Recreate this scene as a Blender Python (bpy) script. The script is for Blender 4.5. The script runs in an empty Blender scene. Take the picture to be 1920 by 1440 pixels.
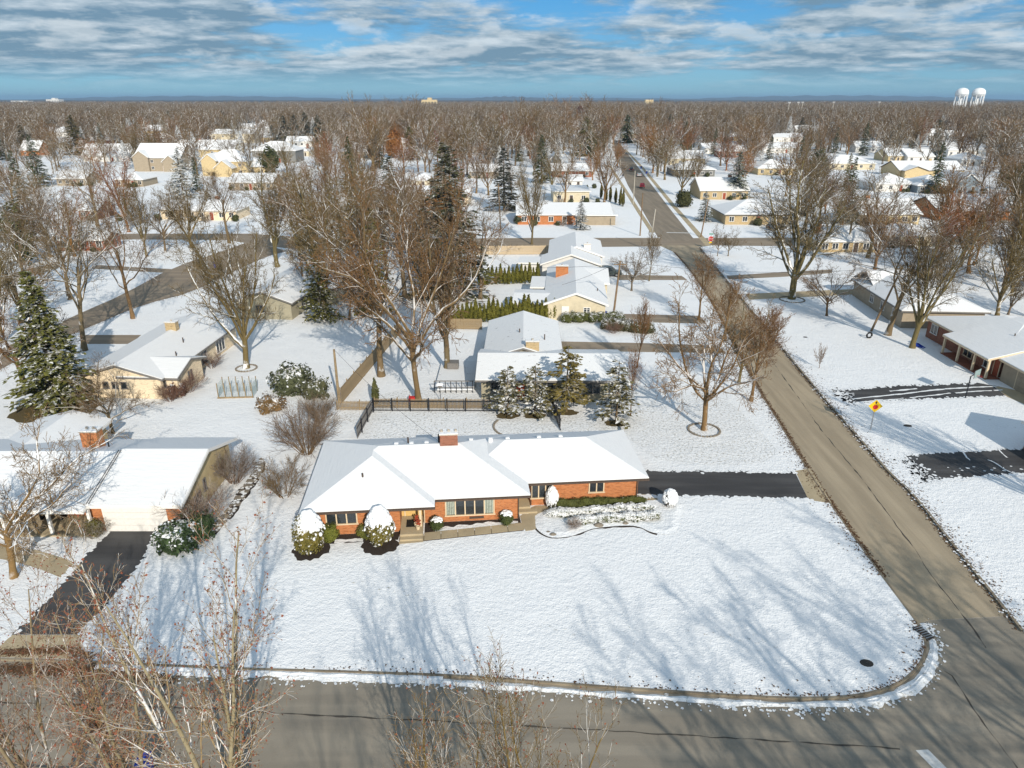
import bpy, bmesh, math, random
import numpy as np
from mathutils import Vector, Matrix
R = math.radians
S = bpy.context.scene
C = S.collection
rnd = random.Random(7)

# ------------------------------------------------------------------ camera, sky, sun, exposure
PITCH, FPX, CAMH = R(21.9), 1331.0, 30.0
cam = bpy.data.cameras.new('camera'); cam.sensor_width = 36; cam.lens = FPX / 1920 * 36
cam.clip_start = .1; cam.clip_end = 60000
co = bpy.data.objects.new('camera', cam); C.objects.link(co)
co.location = (0, 0, CAMH); co.rotation_euler = (R(90) - PITCH, 0, 0); S.camera = co

SUN_EL, SUN_AZ = R(27), R(18.5)            # sun behind the camera, a little to the right
sun = bpy.data.lights.new('sun', 'SUN'); sun.energy = 3.5; sun.angle = R(.5); sun.color = (1, .91, .78)
so = bpy.data.objects.new('sun', sun); C.objects.link(so)
sd = Vector((math.sin(SUN_AZ) * math.cos(SUN_EL), -math.cos(SUN_AZ) * math.cos(SUN_EL), math.sin(SUN_EL)))
so.rotation_euler = sd.to_track_quat('Z', 'Y').to_euler(); so.location = (0, 0, 100)

def N(nt, kind, **kw):
    n = nt.nodes.new(kind)
    for k, v in kw.items():
        if k.startswith('_'): setattr(n, k[1:], v); continue
        key = int(k[1:]) if k[0] == 'i' and k[1:].isdigit() else k
        s = n.inputs[key]
        if isinstance(v, bpy.types.NodeSocket): nt.links.new(v, s)
        else:
            if isinstance(v, (tuple, list)) and len(v) == 3 and s.type == 'RGBA': v = (*v, 1)
            s.default_value = v
    return n
def MA(nt, op, a, b=0.0, clamp=False): return N(nt, 'ShaderNodeMath', _operation=op, i0=a, i1=b, _use_clamp=clamp).outputs[0]
def MIX(nt, f, a, b, bt='MIX'): return N(nt, 'ShaderNodeMix', _data_type='RGBA', _blend_type=bt, i0=f, i6=a, i7=b).outputs[2]
def SM(nt, v, lo, hi): return N(nt, 'ShaderNodeMapRange', _interpolation_type='SMOOTHSTEP', i0=v, i1=lo, i2=hi).outputs[0]
def VM(nt, op, a, b): return N(nt, 'ShaderNodeVectorMath', _operation=op, i0=a, i1=b).outputs[0]
def NO(nt, vec, scale, detail=3, rough=.5): return N(nt, 'ShaderNodeTexNoise', Vector=vec, Scale=scale, Detail=detail, Roughness=rough).outputs[0]

W = bpy.data.worlds.new('World'); S.world = W; W.use_nodes = True
nt = W.node_tree; nt.nodes.clear()
sky = N(nt, 'ShaderNodeTexSky', _sky_type='NISHITA', _sun_disc=False, _sun_elevation=SUN_EL, _sun_rotation=R(180) - SUN_AZ,
        _air_density=1.0, _dust_density=0.0, _ozone_density=4.0, _altitude=300)
dirv = N(nt, 'ShaderNodeTexCoord').outputs['Generated']
sx = N(nt, 'ShaderNodeSeparateXYZ', i0=dirv)
zz = MA(nt, 'MAXIMUM', sx.outputs[2], 0.0)
grad = MIX(nt, SM(nt, zz, .0, .13), (1.7, 3.1, 4.1), (.5, 2.3, 4.5))
grad = MIX(nt, SM(nt, zz, .13, .9), grad, (.5, 1.75, 4.3))
blue = MIX(nt, .3, grad, MIX(nt, 1.0, sky.outputs[0], (.36, .7, 1.0), 'MULTIPLY'))
inv = MA(nt, 'DIVIDE', 1.0, MA(nt, 'ADD', zz, .11))
flat = N(nt, 'ShaderNodeCombineXYZ', i0=MA(nt, 'MULTIPLY', sx.outputs[0], inv), i1=MA(nt, 'MULTIPLY', sx.outputs[1], inv), i2=MA(nt, 'MULTIPLY', zz, 5.0)).outputs[0]
def cloud(vec): return NO(nt, vec, .85, 9, .6)
c0 = cloud(flat); c1 = cloud(VM(nt, 'ADD', flat, (0.0, -.16, .12)))
big = NO(nt, VM(nt, 'ADD', flat, (7.0, 3.0, 0.0)), .3, 2, .5)
dens = MA(nt, 'ADD', c0, MA(nt, 'MULTIPLY', MA(nt, 'SUBTRACT', big, .5), .55))
mask = MA(nt, 'MULTIPLY', SM(nt, dens, .35, .5), SM(nt, zz, .004, .045))
lit = MA(nt, 'ADD', .28, MA(nt, 'MULTIPLY', MA(nt, 'SUBTRACT', c0, c1), 6.0), True)
ccol = MIX(nt, lit, (1.35, 2.2, 2.95), (5.0, 5.6, 6.0))
skyc = MIX(nt, MA(nt, 'MULTIPLY', mask, .93), blue, ccol)
pv = VM(nt, 'MULTIPLY', dirv, (11.0, 11.0, 30.0)); pn = NO(nt, pv, 1.0, 6, .55); pu = NO(nt, VM(nt, 'ADD', pv, (0, 0, .35)), 1.0, 6, .55)
puff = MA(nt, 'MULTIPLY', SM(nt, pn, .53, .62), MA(nt, 'MULTIPLY', SM(nt, zz, .02, .055), .55))
skyc = MIX(nt, puff, skyc, MIX(nt, MA(nt, 'ADD', .55, MA(nt, 'MULTIPLY', MA(nt, 'SUBTRACT', pn, pu), 5.0), True), (2.2, 3.1, 3.8), (5.4, 5.9, 6.2)))
bg = N(nt, 'ShaderNodeBackground', Color=skyc, Strength=.1)
nt.links.new(bg.outputs[0], N(nt, 'ShaderNodeOutputWorld').inputs[0])

V = S.view_settings; V.view_transform = 'Standard'; V.look = 'None'; V.gamma = 1; V.use_curve_mapping = False
V.exposure = .44
S.cycles.max_bounces = 5; S.cycles.diffuse_bounces = 2; S.cycles.glossy_bounces = 2; S.cycles.transmission_bounces = 2
S.cycles.transparent_max_bounces = 4; S.cycles.use_denoising = True; S.cycles.caustics_reflective = False; S.cycles.caustics_refractive = False

# ------------------------------------------------------------------ where a view ray meets a level plane (survey of the site)
def at(u, v, z=0.0):
    x = (u - 960) / FPX; y = (720 - v) / FPX
    d = (x, math.cos(PITCH) + y * math.sin(PITCH), -math.sin(PITCH) + y * math.cos(PITCH))
    t = (z - CAMH) / d[2]
    return (d[0] * t, d[1] * t)
def ats(pts, z=0.0): return [at(u, v, z) for u, v in pts]

# ------------------------------------------------------------------ materials
def newmat(name, rough=.85):
    m = bpy.data.materials.new(name); m.use_nodes = True
    t = m.node_tree; b = t.nodes['Principled BSDF']
    b.inputs['Roughness'].default_value = rough; b.inputs['Specular IOR Level'].default_value = .25
    return m, t, b
def setc(t, b, sock): t.links.new(sock, b.inputs['Base Color'])
def bump(t, b, h, strength, dist):
    n = N(t, 'ShaderNodeBump', Strength=strength, Distance=dist, Height=h); t.links.new(n.outputs[0], b.inputs['Normal'])
def POS(t): return N(t, 'ShaderNodeNewGeometry').outputs['Position']
def OBJ(t): return N(t, 'ShaderNodeTexCoord').outputs['Object']

SNOW = (.83, .85, .87)
def m_snow(name, specks, thin, sc=2.6, bs=.55):
    m, t, b = newmat(name, .7); p = POS(t)
    h = MA(t, 'ADD', NO(t, p, sc, 4, .62), MA(t, 'MULTIPLY', NO(t, p, .35, 2), 1.2))
    fine = NO(t, p, 9, 2, .6)
    g = MA(t, 'MULTIPLY', SM(t, NO(t, p, 4.5, 5, .68), .63 - thin * .06, .72), SM(t, NO(t, p, .16, 3, .6), .42 if thin < 1.2 else .3, .66 if thin < 1.2 else .5))
    c = MIX(t, MA(t, 'MULTIPLY', g, specks), SNOW, (.2, .18, .12))
    c = MIX(t, MA(t, 'MULTIPLY', SM(t, NO(t, p, .9, 3), .35, .75), .09), c, (.6, .62, .64))
    setc(t, b, c); bump(t, b, MA(t, 'ADD', h, MA(t, 'MULTIPLY', fine, .5)), bs, .19)
    return m
M = {}
M['lawn_snow'] = m_snow('lawn_snow', .6, .7, 2.7, .52)
M['thin_snow'] = m_snow('thin_snow', .95, 2.6)
M['far_snow'] = m_snow('far_snow', .6, .6, 1.2, .4)
M['dirty_snow'] = m_snow('dirty_snow', .75, 2.2, 3.5, .5)
M['clean_snow'] = m_snow('clean_snow', 0, 0, 3.5, .5)
def m_roof_snow():
    m, t, b = newmat('roof_snow', .65); o = OBJ(t)
    s = N(t, 'ShaderNodeSeparateXYZ', i0=o)
    st = N(t, 'ShaderNodeCombineXYZ', i0=MA(t, 'MULTIPLY', s.outputs[0], .35), i1=MA(t, 'MULTIPLY', s.outputs[1], .35), i2=MA(t, 'MULTIPLY', s.outputs[2], 9.0)).outputs[0]
    h = MA(t, 'ADD', NO(t, st, 1.6, 3, .6), MA(t, 'MULTIPLY', NO(t, o, 1.1, 3), .9))
    setc(t, b, MIX(t, MA(t, 'MULTIPLY', SM(t, NO(t, st, 2.2, 3), .5, .8), .16), (.76, .775, .79), (.6, .62, .64)))
    bump(t, b, h, .3, .1); return m
M['roof_snow'] = m_roof_snow()
def m_patch_roof():
    m, t, b = newmat('patchy_roof_snow', .8); o = OBJ(t)
    g = SM(t, NO(t, o, 1.4, 5, .7), .6, .7)
    setc(t, b, MIX(t, MA(t, 'MULTIPLY', g, .55), (.74, .76, .78), (.25, .25, .25))); bump(t, b, NO(t, o, 2.5, 3), .3, .1); return m
M['patchy_roof'] = m_patch_roof()
def m_road(name, base, dirt, along=None):
    m, t, b = newmat(name, .88); p = POS(t)
    a = NO(t, p, .12, 4, .6); f = NO(t, p, 14, 3, .7); s = NO(t, VM(t, 'MULTIPLY', p, along or (.9, .06, 1)), 1.0, 4, .6)
    c = MIX(t, SM(t, s, .34, .64), base, dirt)
    c = MIX(t, MA(t, 'MULTIPLY', SM(t, NO(t, p, .55, 5, .7), .55, .72), .35), c, tuple(x * .6 for x in base))
    c = MIX(t, MA(t, 'MULTIPLY', SM(t, a, .45, .7), .4), c, tuple(x * .72 for x in base))
    c = MIX(t, MA(t, 'MULTIPLY', f, .5), c, tuple(x * .62 for x in base))
    setc(t, b, c); bump(t, b, f, .4, .02); return m
M['side_road'] = m_road('side_road_concrete', (.44, .365, .26), (.31, .255, .18))
M['street'] = m_road('street_concrete', (.32, .285, .23), (.25, .222, .18), (.06, .9, 1))
M['far_road'] = m_road('far_road_surface', (.3, .25, .19), (.22, .185, .14))
M['far_cross'] = m_road('cross_road_surface', (.33, .27, .2), (.24, .195, .15), (.06, .9, 1))
M['asphalt'] = m_road('black_asphalt', (.055, .055, .058), (.1, .099, .1), (.08, .6, 1))
M['concrete'] = m_road('concrete', (.5, .41, .27), (.4, .33, .22), (.4, .4, 1))
M['kerb'] = m_road('kerb_concrete', (.31, .265, .195), (.19, .155, .115), (.5, .5, 1))
def m_plain(name, col, rough=.7, var=.25, sc=6, bs=0, metal=0):
    m, t, b = newmat(name, rough); o = OBJ(t)
    setc(t, b, MIX(t, SM(t, NO(t, o, sc, 4, .6), .3, .75), col, tuple(x * (1 - var) for x in col)))
    b.inputs['Metallic'].default_value = metal
    if bs: bump(t, b, NO(t, o, sc * 3, 3), bs, .02)
    return m
def m_brick(name, a, b_, mo):
    m, t, b = newmat(name, .85); o = OBJ(t); s = N(t, 'ShaderNodeSeparateXYZ', i0=o)
    v = N(t, 'ShaderNodeCombineXYZ', i0=MA(t, 'ADD', s.outputs[0], s.outputs[1]), i1=s.outputs[2]).outputs[0]
    br = N(t, 'ShaderNodeTexBrick', Vector=v, Color1=a, Color2=b_, Mortar=mo, Scale=1.0, i5=.008, i7=-.2, i8=.22, i9=.073)
    c = MIX(t, MA(t, 'MULTIPLY', SM(t, NO(t, VM(t, 'MULTIPLY', v, (2.2, 7.0, 1)), 1.0, 3, .6), .52, .66), .6), br.outputs[0], tuple(x * .45 for x in a))
    setc(t, b, c); bump(t, b, br.outputs[1], .5, -.012); return m
M['orange_brick'] = m_brick('orange_brick', (.54, .185, .06), (.38, .115, .035), (.42, .28, .17))
M['red_brick'] = m_brick('red_brick', (.3, .1, .055), (.22, .08, .045), (.3, .22, .17))
M['tan_brick'] = m_brick('tan_brick', (.5, .38, .2), (.42, .3, .15), (.45, .38, .28))
def m_siding(name, col, vert=False):
    m, t, b = newmat(name, .6); o = OBJ(t)
    s = N(t, 'ShaderNodeSeparateXYZ', i0=o)
    w = MA(t, 'FRACT', MA(t, 'MULTIPLY', MA(t, 'ADD', s.outputs[0], s.outputs[1]) if vert else s.outputs[2], 5.5))
    setc(t, b, MIX(t, SM(t, NO(t, o, 1.5, 4), .35, .8), col, tuple(x * .84 for x in col))); bump(t, b, w, .6, .02); return m
M['beige_siding'] = m_siding('beige_siding', (.57, .45, .25)); M['cream_siding'] = m_siding('cream_siding', (.62, .55, .4))
M['pale_brick'] = m_brick('pale_brick', (.8, .66, .46), (.72, .58, .4), (.74, .64, .5))
M['grey_siding'] = m_siding('grey_siding', (.21, .21, .2)); M['olive_siding'] = m_siding('olive_siding', (.36, .33, .24), True)
M['taupe_siding'] = m_siding('taupe_siding', (.36, .3, .22)); M['yellow_siding'] = m_siding('yellow_siding', (.58, .46, .26))
M['white_siding'] = m_siding('white_siding', (.72, .71, .68)); M['blue_siding'] = m_siding('blue_siding', (.2, .25, .29))
M['white_trim'] = m_plain('white_trim', (.8, .79, .76), .5, .1); M['cream_trim'] = m_plain('cream_trim', (.68, .55, .38), .5, .1)
M['brown_trim'] = m_plain('brown_trim', (.09, .065, .05), .5); M['grey_trim'] = m_plain('grey_trim', (.2, .19, .18), .5)
M['yellow_paint'] = m_plain('yellow_paint', (.66, .45, .17), .5, .1); M['red_door'] = m_plain('red_door_paint', (.32, .07, .03), .5)
M['glass'] = m_plain('window_glass', (.03, .038, .045), .08, .5, 1.2); M['glass'].node_tree.nodes['Principled BSDF'].inputs['Specular IOR Level'].default_value = .8
M['curtain'] = m_plain('curtain_cloth', (.42, .47, .4), .9, .4, 9)
M['greenhouse_glass'] = m_plain('greenhouse_mesh', (.3, .4, .4), .4)
M['wood'] = m_plain('weathered_wood', (.33, .25, .15), .9, .45, 5, .2); M['pale_wood'] = m_plain('pale_fence_wood', (.55, .44, .3), .9, .35, 4)
M['pole_wood'] = m_plain('pole_wood', (.25, .17, .1), .9, .35, 3); M['pole_concrete'] = m_plain('pole_concrete', (.45, .42, .36), .8, .2, 3)
M['black_metal'] = m_plain('black_metal', (.018, .02, .026), .45); M['steel'] = m_plain('galvanised_steel', (.35, .36, .37), .4, .2, 4, 0, .6)
M['blue_plastic'] = m_plain('blue_plastic', (.02, .06, .42), .4); M['dark_plastic'] = m_plain('dark_plastic', (.03, .035, .04), .5)
M['red_plastic'] = m_plain('red_plastic', (.6, .03, .03), .4); M['sign_yellow'] = m_plain('sign_yellow', (.8, .52, .02), .4, .08)
M['sign_red'] = m_plain('sign_red', (.55, .03, .03), .4, .1); M['sign_white'] = m_plain('sign_white', (.8, .8, .8), .4, .05)
M['sign_green'] = m_plain('sign_green', (.02, .28, .16), .4, .1); M['rubber'] = m_plain('rubber', (.02, .02, .02), .8)
M['mulch'] = m_plain('dark_mulch', (.055, .042, .034), .95, .5, 12, .6); M['grass'] = m_plain('bare_winter_grass', (.13, .1, .045), .95, .5, 8, .5)
M['leaf_litter'] = m_plain('fallen_leaves', (.15, .08, .04), .95, .7, 7, .6); M['seam'] = m_plain('road_tar_seam', (.085, .075, .062), .8, .3, 2)
M['stone'] = m_plain('field_stone', (.27, .235, .19), .9, .4, 5, .5); M['paint_white'] = m_plain('road_paint', (.7, .7, .68), .7, .3, 4)
M['chimney_cap'] = m_plain('chimney_cap', (.5, .46, .4), .8); M['lamp_glass'] = m_plain('lamp_glass', (.6, .6, .55), .2)
M['iron'] = m_plain('cast_iron', (.05, .045, .04), .7); M['tower_white'] = m_plain('tower_white_paint', (.85, .87, .88), .5, .08)
for nm, c in dict(car_green=(.05, .065, .062), car_dark=(.02, .022, .026), car_silver=(.42, .44, .46), car_red=(.25, .015, .03)).items():
    M[nm] = m_plain(nm + '_paint', c, .25, .1); M[nm].node_tree.nodes['Principled BSDF'].inputs['Specular IOR Level'].default_value = .6

def m_branch(name, base, snow_lo, snow_hi, amt):
    ramp = ((1.06, .9, .7), (.94, .96, .76), (.88, .86, .84))
    m, t, b = newmat(name, .9); g = N(t, 'ShaderNodeNewGeometry'); oi = N(t, 'ShaderNodeObjectInfo')
    p = g.outputs['Position']
    nz = N(t, 'ShaderNodeSeparateXYZ', i0=g.outputs['Normal']).outputs[2]
    sn = MA(t, 'ADD', nz, MA(t, 'MULTIPLY', MA(t, 'SUBTRACT', NO(t, p, 1.1, 3), .5), 1.5))
    rv = oi.outputs['Random']; vr = MIX(t, SM(t, rv, .45, 1), MIX(t, SM(t, rv, 0, .5), ramp[0], ramp[1]), ramp[2])
    c = MIX(t, 1.0, MIX(t, .8, oi.outputs['Color'], vr, 'MULTIPLY'), MIX(t, NO(t, p, 5, 3), base, tuple(x * .6 for x in base)), 'MULTIPLY')
    f = MA(t, 'MULTIPLY', MA(t, 'MULTIPLY', SM(t, sn, snow_lo, snow_hi), amt), oi.outputs['Alpha'])
    setc(t, b, MIX(t, f, c, SNOW)); return m
M['bark'] = m_branch('tree_bark', (.21, .162, .11), .2, .5, 1.0)
M['twig'] = m_branch('tree_twigs', (.21, .142, .078), .55, .9, .3)
def m_leaf(name):
    m, t, b = newmat(name, .8); g = N(t, 'ShaderNodeNewGeometry'); oi = N(t, 'ShaderNodeObjectInfo'); p = g.outputs['Position']
    nz = N(t, 'ShaderNodeSeparateXYZ', i0=g.outputs['Normal']).outputs[2]
    v = MIX(t, SM(t, NO(t, p, 1.7, 4, .65), .3, .7), oi.outputs['Color'], MIX(t, 1.0, oi.outputs['Color'], (.45, .5, .5), 'MULTIPLY'))
    f = SM(t, MA(t, 'ADD', MA(t, 'MULTIPLY', nz, .55), MA(t, 'ADD', MA(t, 'MULTIPLY', NO(t, p, 1.9, 3, .6), 1.3), oi.outputs['Alpha'])), 1.55, 1.75)
    setc(t, b, MIX(t, f, v, SNOW)); return m
M['leaf'] = m_leaf('evergreen_needles')
def m_dry():
    m, t, b = newmat('dry_leaves', .8); oi = N(t, 'ShaderNodeObjectInfo')
    setc(t, b, MIX(t, NO(t, POS(t), 3, 2), oi.outputs['Color'], MIX(t, 1.0, oi.outputs['Color'], (.5, .45, .4), 'MULTIPLY'))); return m
M['dry'] = m_dry()

# ------------------------------------------------------------------ mesh helpers
class MB:
    def __init__(s): s.v = []; s.f = []; s.m = []
    def poly(s, pts, mi=0):
        i = len(s.v); s.v += [tuple(p) for p in pts]; s.f.append(tuple(range(i, i + len(pts)))); s.m.append(mi)
    def box(s, x0, x1, y0, y1, z0, z1, mi=0):
        i = len(s.v)
        s.v += [(x0, y0, z0), (x1, y0, z0), (x1, y1, z0), (x0, y1, z0), (x0, y0, z1), (x1, y0, z1), (x1, y1, z1), (x0, y1, z1)]
        s.f += [tuple(i + k for k in q) for q in ((3, 2, 1, 0), (4, 5, 6, 7), (0, 1, 5, 4), (1, 2, 6, 5), (2, 3, 7, 6), (3, 0, 4, 7))]; s.m += [mi] * 6
    def tube(s, pts, rad, n=6, mi=0, cap=True):
        P = [Vector(p) for p in pts]; i0 = len(s.v); rad = rad if isinstance(rad, (list, tuple)) else [rad] * len(P)
        for k, p in enumerate(P):
            t = (P[min(k + 1, len(P) - 1)] - P[max(k - 1, 0)]).normalized()
            a = t.cross(Vector((0, 0, 1)) if abs(t.z) < .9 else Vector((1, 0, 0))).normalized(); b = t.cross(a)
            for j in range(n):
                w = 2 * math.pi * j / n; s.v.append(tuple(p + (a * math.cos(w) + b * math.sin(w)) * rad[k]))
        for k in range(len(P) - 1):
            for j in range(n):
                q = i0 + k * n; s.f.append((q + j, q + n + j, q + n + (j + 1) % n, q + (j + 1) % n)); s.m.append(mi)
        if cap:
            s.f.append(tuple(i0 + j for j in range(n))); s.f.append(tuple(i0 + (len(P) - 1) * n + n - 1 - j for j in range(n))); s.m += [mi] * 2
    def lathe(s, prof, n=12, mi=0, cx=0, cy=0):
        i0 = len(s.v)
        for r, z in prof:
            for j in range(n): w = 2 * math.pi * j / n; s.v.append((cx + r * math.cos(w), cy + r * math.sin(w), z))
        for k in range(len(prof) - 1):
            for j in range(n):
                q = i0 + k * n; s.f.append((q + j, q + (j + 1) % n, q + n + (j + 1) % n, q + n + j)); s.m.append(mi)
    def prism(s, out, z0, z1, mi=0):
        i = len(s.v); n = len(out); s.v += [(*p[:2], z0) for p in out] + [(*p[:2], z1) for p in out]
        s.f.append(tuple(i + n + k for k in range(n))); s.f.append(tuple(i + n - 1 - k for k in range(n))); s.m += [mi] * 2
        for k in range(n): s.f.append((i + k, i + (k + 1) % n, i + n + (k + 1) % n, i + n + k)); s.m.append(mi)
    def mesh(s, name, mats, smooth=False):
        me = bpy.data.meshes.new(name); me.from_pydata(s.v, [], s.f)
        for m in (mats if isinstance(mats, (list, tuple)) else [mats]): me.materials.append(M[m])
        me.polygons.foreach_set('material_index', s.m)
        if smooth: me.polygons.foreach_set('use_smooth', [True] * len(s.f))
        me.update(); return me
    def build(s, name, mats, parent=None, smooth=False): return ob(name, s.mesh(name, mats, smooth), parent)
def ob(name, me, parent=None, loc=None, rz=0):
    o = bpy.data.objects.new(name, me); C.objects.link(o)
    if parent: o.parent = parent
    if loc: o.location = loc
    if rz: o.rotation_euler = (0, 0, rz)
    return o
def tag(o, label=None, cat=None, group=None, kind=None):
    if label: o['label'] = label
    if cat: o['category'] = cat
    if group: o['group'] = group
    if kind: o['kind'] = kind
    return o
def thing(name, label, cat, loc=(0, 0, 0), rz=0, group=None):
    o = bpy.data.objects.new(name, None); C.objects.link(o); o.location = loc; o.rotation_euler = (0, 0, rz); o.empty_display_size = .2
    return tag(o, label, cat, group)
def copy_tree(o, parent=None):
    c = o.copy(); C.objects.link(c); c.parent = parent
    for ch in o.children: copy_tree(ch, c)
    return c
def sheet(name, pts, z, mat, kind='structure', parent=None, thick=0):
    b = bmesh.new(); vs = [b.verts.new((p[0], p[1], z)) for p in pts]; f = b.faces.new(vs); f.normal_update()
    if f.normal.z < 0: f.normal_flip()
    if thick:
        r = bmesh.ops.extrude_face_region(b, geom=[f])
        for e in r['geom']:
            if isinstance(e, bmesh.types.BMVert): e.co.z -= thick
        bmesh.ops.recalc_face_normals(b, faces=b.faces)
    bmesh.ops.triangulate(b, faces=[q for q in b.faces if len(q.verts) > 4])
    me = bpy.data.meshes.new(name); b.to_mesh(me); b.free(); me.materials.append(M[mat])
    o = ob(name, me, parent)
    if kind: o['kind'] = kind
    return o
def resample(pts, step):
    out = [pts[0]]
    for a, b in zip(pts, pts[1:]):
        L = math.dist(a[:2], b[:2]); n = max(1, int(L / step))
        for k in range(1, n + 1): out.append((a[0] + (b[0] - a[0]) * k / n, a[1] + (b[1] - a[1]) * k / n))
    return out
def smooth_line(pts, it=2):
    for _ in range(it):
        q = [pts[0]]
        for a, b in zip(pts, pts[1:]): q += [(a[0] * .75 + b[0] * .25, a[1] * .75 + b[1] * .25), (a[0] * .25 + b[0] * .75, a[1] * .25 + b[1] * .75)]
        pts = q + [pts[-1]]
    return pts
def offs(pts, d):
    out = []
    for k, p in enumerate(pts):
        a, b = pts[max(k - 1, 0)], pts[min(k + 1, len(pts) - 1)]; L = math.dist(a, b) or 1
        n = (-(b[1] - a[1]) / L, (b[0] - a[0]) / L); dd = d[k] if isinstance(d, list) else d
        out.append((p[0] + n[0] * dd, p[1] + n[1] * dd))
    return out
def strip(name, pts, d0, d1, z, mat, kind='structure', step=None, jit=(0, 0), h=0, parent=None, keep=1.0, crown=0):
    """a band along a line between two sideways offsets, its edges uneven by jit"""
    if step: pts = resample(pts, step)
    n = len(pts); r = random.Random(sum(map(ord, name + mat)) + n)
    def wob(a, j):
        w = [r.uniform(-1, 1) for _ in range(n)]
        return [a + j * (w[k] * .6 + (w[k - 1] + w[(k + 1) % n]) * .3) for k in range(n)]
    A, B = offs(pts, wob(d0, jit[0])), offs(pts, wob(d1, jit[1])); mb = MB(); run = True
    Cn = [((a[0] + b[0]) / 2, (a[1] + b[1]) / 2) for a, b in zip(A, B)]
    for k in range(n - 1):
        if keep < 1 and r.random() < .25: run = r.random() < keep
        if not run: continue
        up = Vector((B[k][0] - A[k][0], B[k][1] - A[k][1], 0)).cross(Vector((A[k + 1][0] - A[k][0], A[k + 1][1] - A[k][1], 0))).z > 0
        def q(P, Q, zp, zq):
            f = [(*P[k], zp), (*Q[k], zq), (*Q[k + 1], zq), (*P[k + 1], zp)]
            mb.poly(f if not up else f[::-1])
        if crown: q(A, Cn, z, z + crown); q(Cn, B, z + crown, z)
        else: q(A, B, z, z)
        if h:
            for E in (A, B): mb.poly([(*E[k], z), (*E[k + 1], z), (*E[k + 1], z - h), (*E[k], z - h)])
    o = mb.build(name, mat, parent)
    if kind: o['kind'] = kind
    return o

# ------------------------------------------------------------------ the ground, roads, kerbs
Z0, ZR = -.13, -.122
sheet('snow_field', [(-16000, -300), (16000, -300), (16000, 24000), (-16000, 24000)], Z0, 'far_snow')
kerb_px = [(-10, 1233), (150, 1237), (400, 1250), (650, 1257), (860, 1264), (1050, 1279), (1250, 1293), (1400, 1303), (1500, 1307), (1600, 1304), (1680, 1284), (1724, 1246), (1737, 1205), (1716, 1165)]
roadL_px = [(1650, 1077), (1557, 947), (1512, 880), (1449, 775), (1422, 734), (1375, 648), (1330, 560), (1290, 503), (1262, 472)]
roadR_px = [(1920, 1182), (1824, 1064), (1711, 921), (1674, 891), (1629, 839), (1531, 728), (1440, 617), (1370, 533), (1313, 463)]
kerbA = smooth_line(ats(kerb_px)); edgeL = smooth_line(ats(roadL_px), 1); edgeR = smooth_line(ats(roadR_px), 1)
crossN = ats([(1240, 462), (1130, 463), (1000, 465), (880, 467), (760, 468), (620, 469)])
leftR = smooth_line(ats([(540, 470), (500, 480), (440, 507), (362, 547), (262, 572), (175, 609), (90, 645), (0, 692)]), 1)
lawnA = [(-150, 44), (-60, 34.5)] + kerbA + edgeL + crossN + leftR + [(-95, 70), (-160, 62)]
sheet('snow_lawn', lawnA, 0, 'lawn_snow', thick=.2)
lawnB = [(150, 14), (60, 24.5), (37, 28), (32.6, 30.5)] + edgeR + [(44, 156.5), (150, 150), (220, 150)]
sheet('snow_lawn', lawnB, 0, 'lawn_snow', thick=.2)
nearC = [(-150, 33), (-60, 27.3), (-30, 25.2), (-10, 24), (0, 23.3), (20, 21.6), (60, 16), (150, 4)]
sheet('snow_verge', nearC + [(150, -80), (-150, -80)], 0, 'lawn_snow', thick=.2)
sheet('front_street', [(-150, 46), (-60, 36), (-30, 34.5), (0, 33), (16, 31.5), (20, 33.2), (26, 35.5), (33, 36), (60, 28), (150, 18), (150, 0), (20, 18), (0, 20), (-30, 22), (-150, 30)], ZR, 'street')
sheet('side_road', [(20, 33.21), (26, 35.51), (33, 36.01)] + [(p[0] + .6, p[1]) for p in edgeR[4:]] + [(44, 157), (31, 157)] + [(p[0] - .6, p[1]) for p in edgeL[::-1]] + [(22.5, 35.3)], ZR + .004, 'side_road')
strip('kerb', kerbA + edgeL[:-1], -.13, .0, .012, 'kerb', step=1.2, h=.16)
strip('kerb', edgeR, -.02, .16, .012, 'kerb', step=1.2, h=.16)
strip('kerb', nearC, -.02, .16, .012, 'kerb', step=1.2, h=.16)
# far roads
FZ = Z0 + .008
farL = ats([(1250, 452), (1232, 443), (1202, 390), (1177, 347), (1147, 277), (1136, 262), (1120, 256)], Z0)
farR = ats([(1292, 452), (1300, 447), (1262, 399), (1230, 357), (1190, 305), (1163, 270), (1150, 258)], Z0)
sheet('side_road', farL + farR[::-1], FZ + .004, 'far_road')
crossF = ats([(1300, 446), (1232, 446), (1000, 446), (880, 447), (600, 447), (470, 438), (250, 438), (0, 445), (-200, 447)], Z0)
crossG = ats([(-200, 458), (0, 455), (250, 449), (420, 450), (540, 466), (620, 469), (880, 467), (1130, 463), (1262, 470), (1313, 463)], Z0)
sheet('cross_street', crossF + crossG, FZ, 'far_cross')
sheet('cross_street', [(40, 156), (75, 157), (130, 159), (260, 164), (260, 173), (130, 169), (75, 167), (41.5, 166)], FZ + .0015, 'far_cross')
lr_far = smooth_line(ats([(470, 452), (420, 470), (322, 502), (225, 555), (162, 582), (90, 615), (0, 655)], Z0), 1)
sheet('curving_road', lr_far + [(-95, 84), (-160, 80), (-160, 60), (-95, 68)] + leftR[::-1], FZ + .004, 'far_cross')
sheet('curving_road', ats([(0, 520), (60, 502), (110, 492), (110, 503), (60, 516), (0, 540)], Z0), FZ, 'far_cross')
strip('kerb', leftR, -.02, .16, .012, 'kerb', step=2, h=.16)
strip('sidewalk', ats([(1172, 280), (1205, 315), (1262, 385), (1330, 462)], Z0), -.7, .7, FZ + .002, 'concrete')
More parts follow.
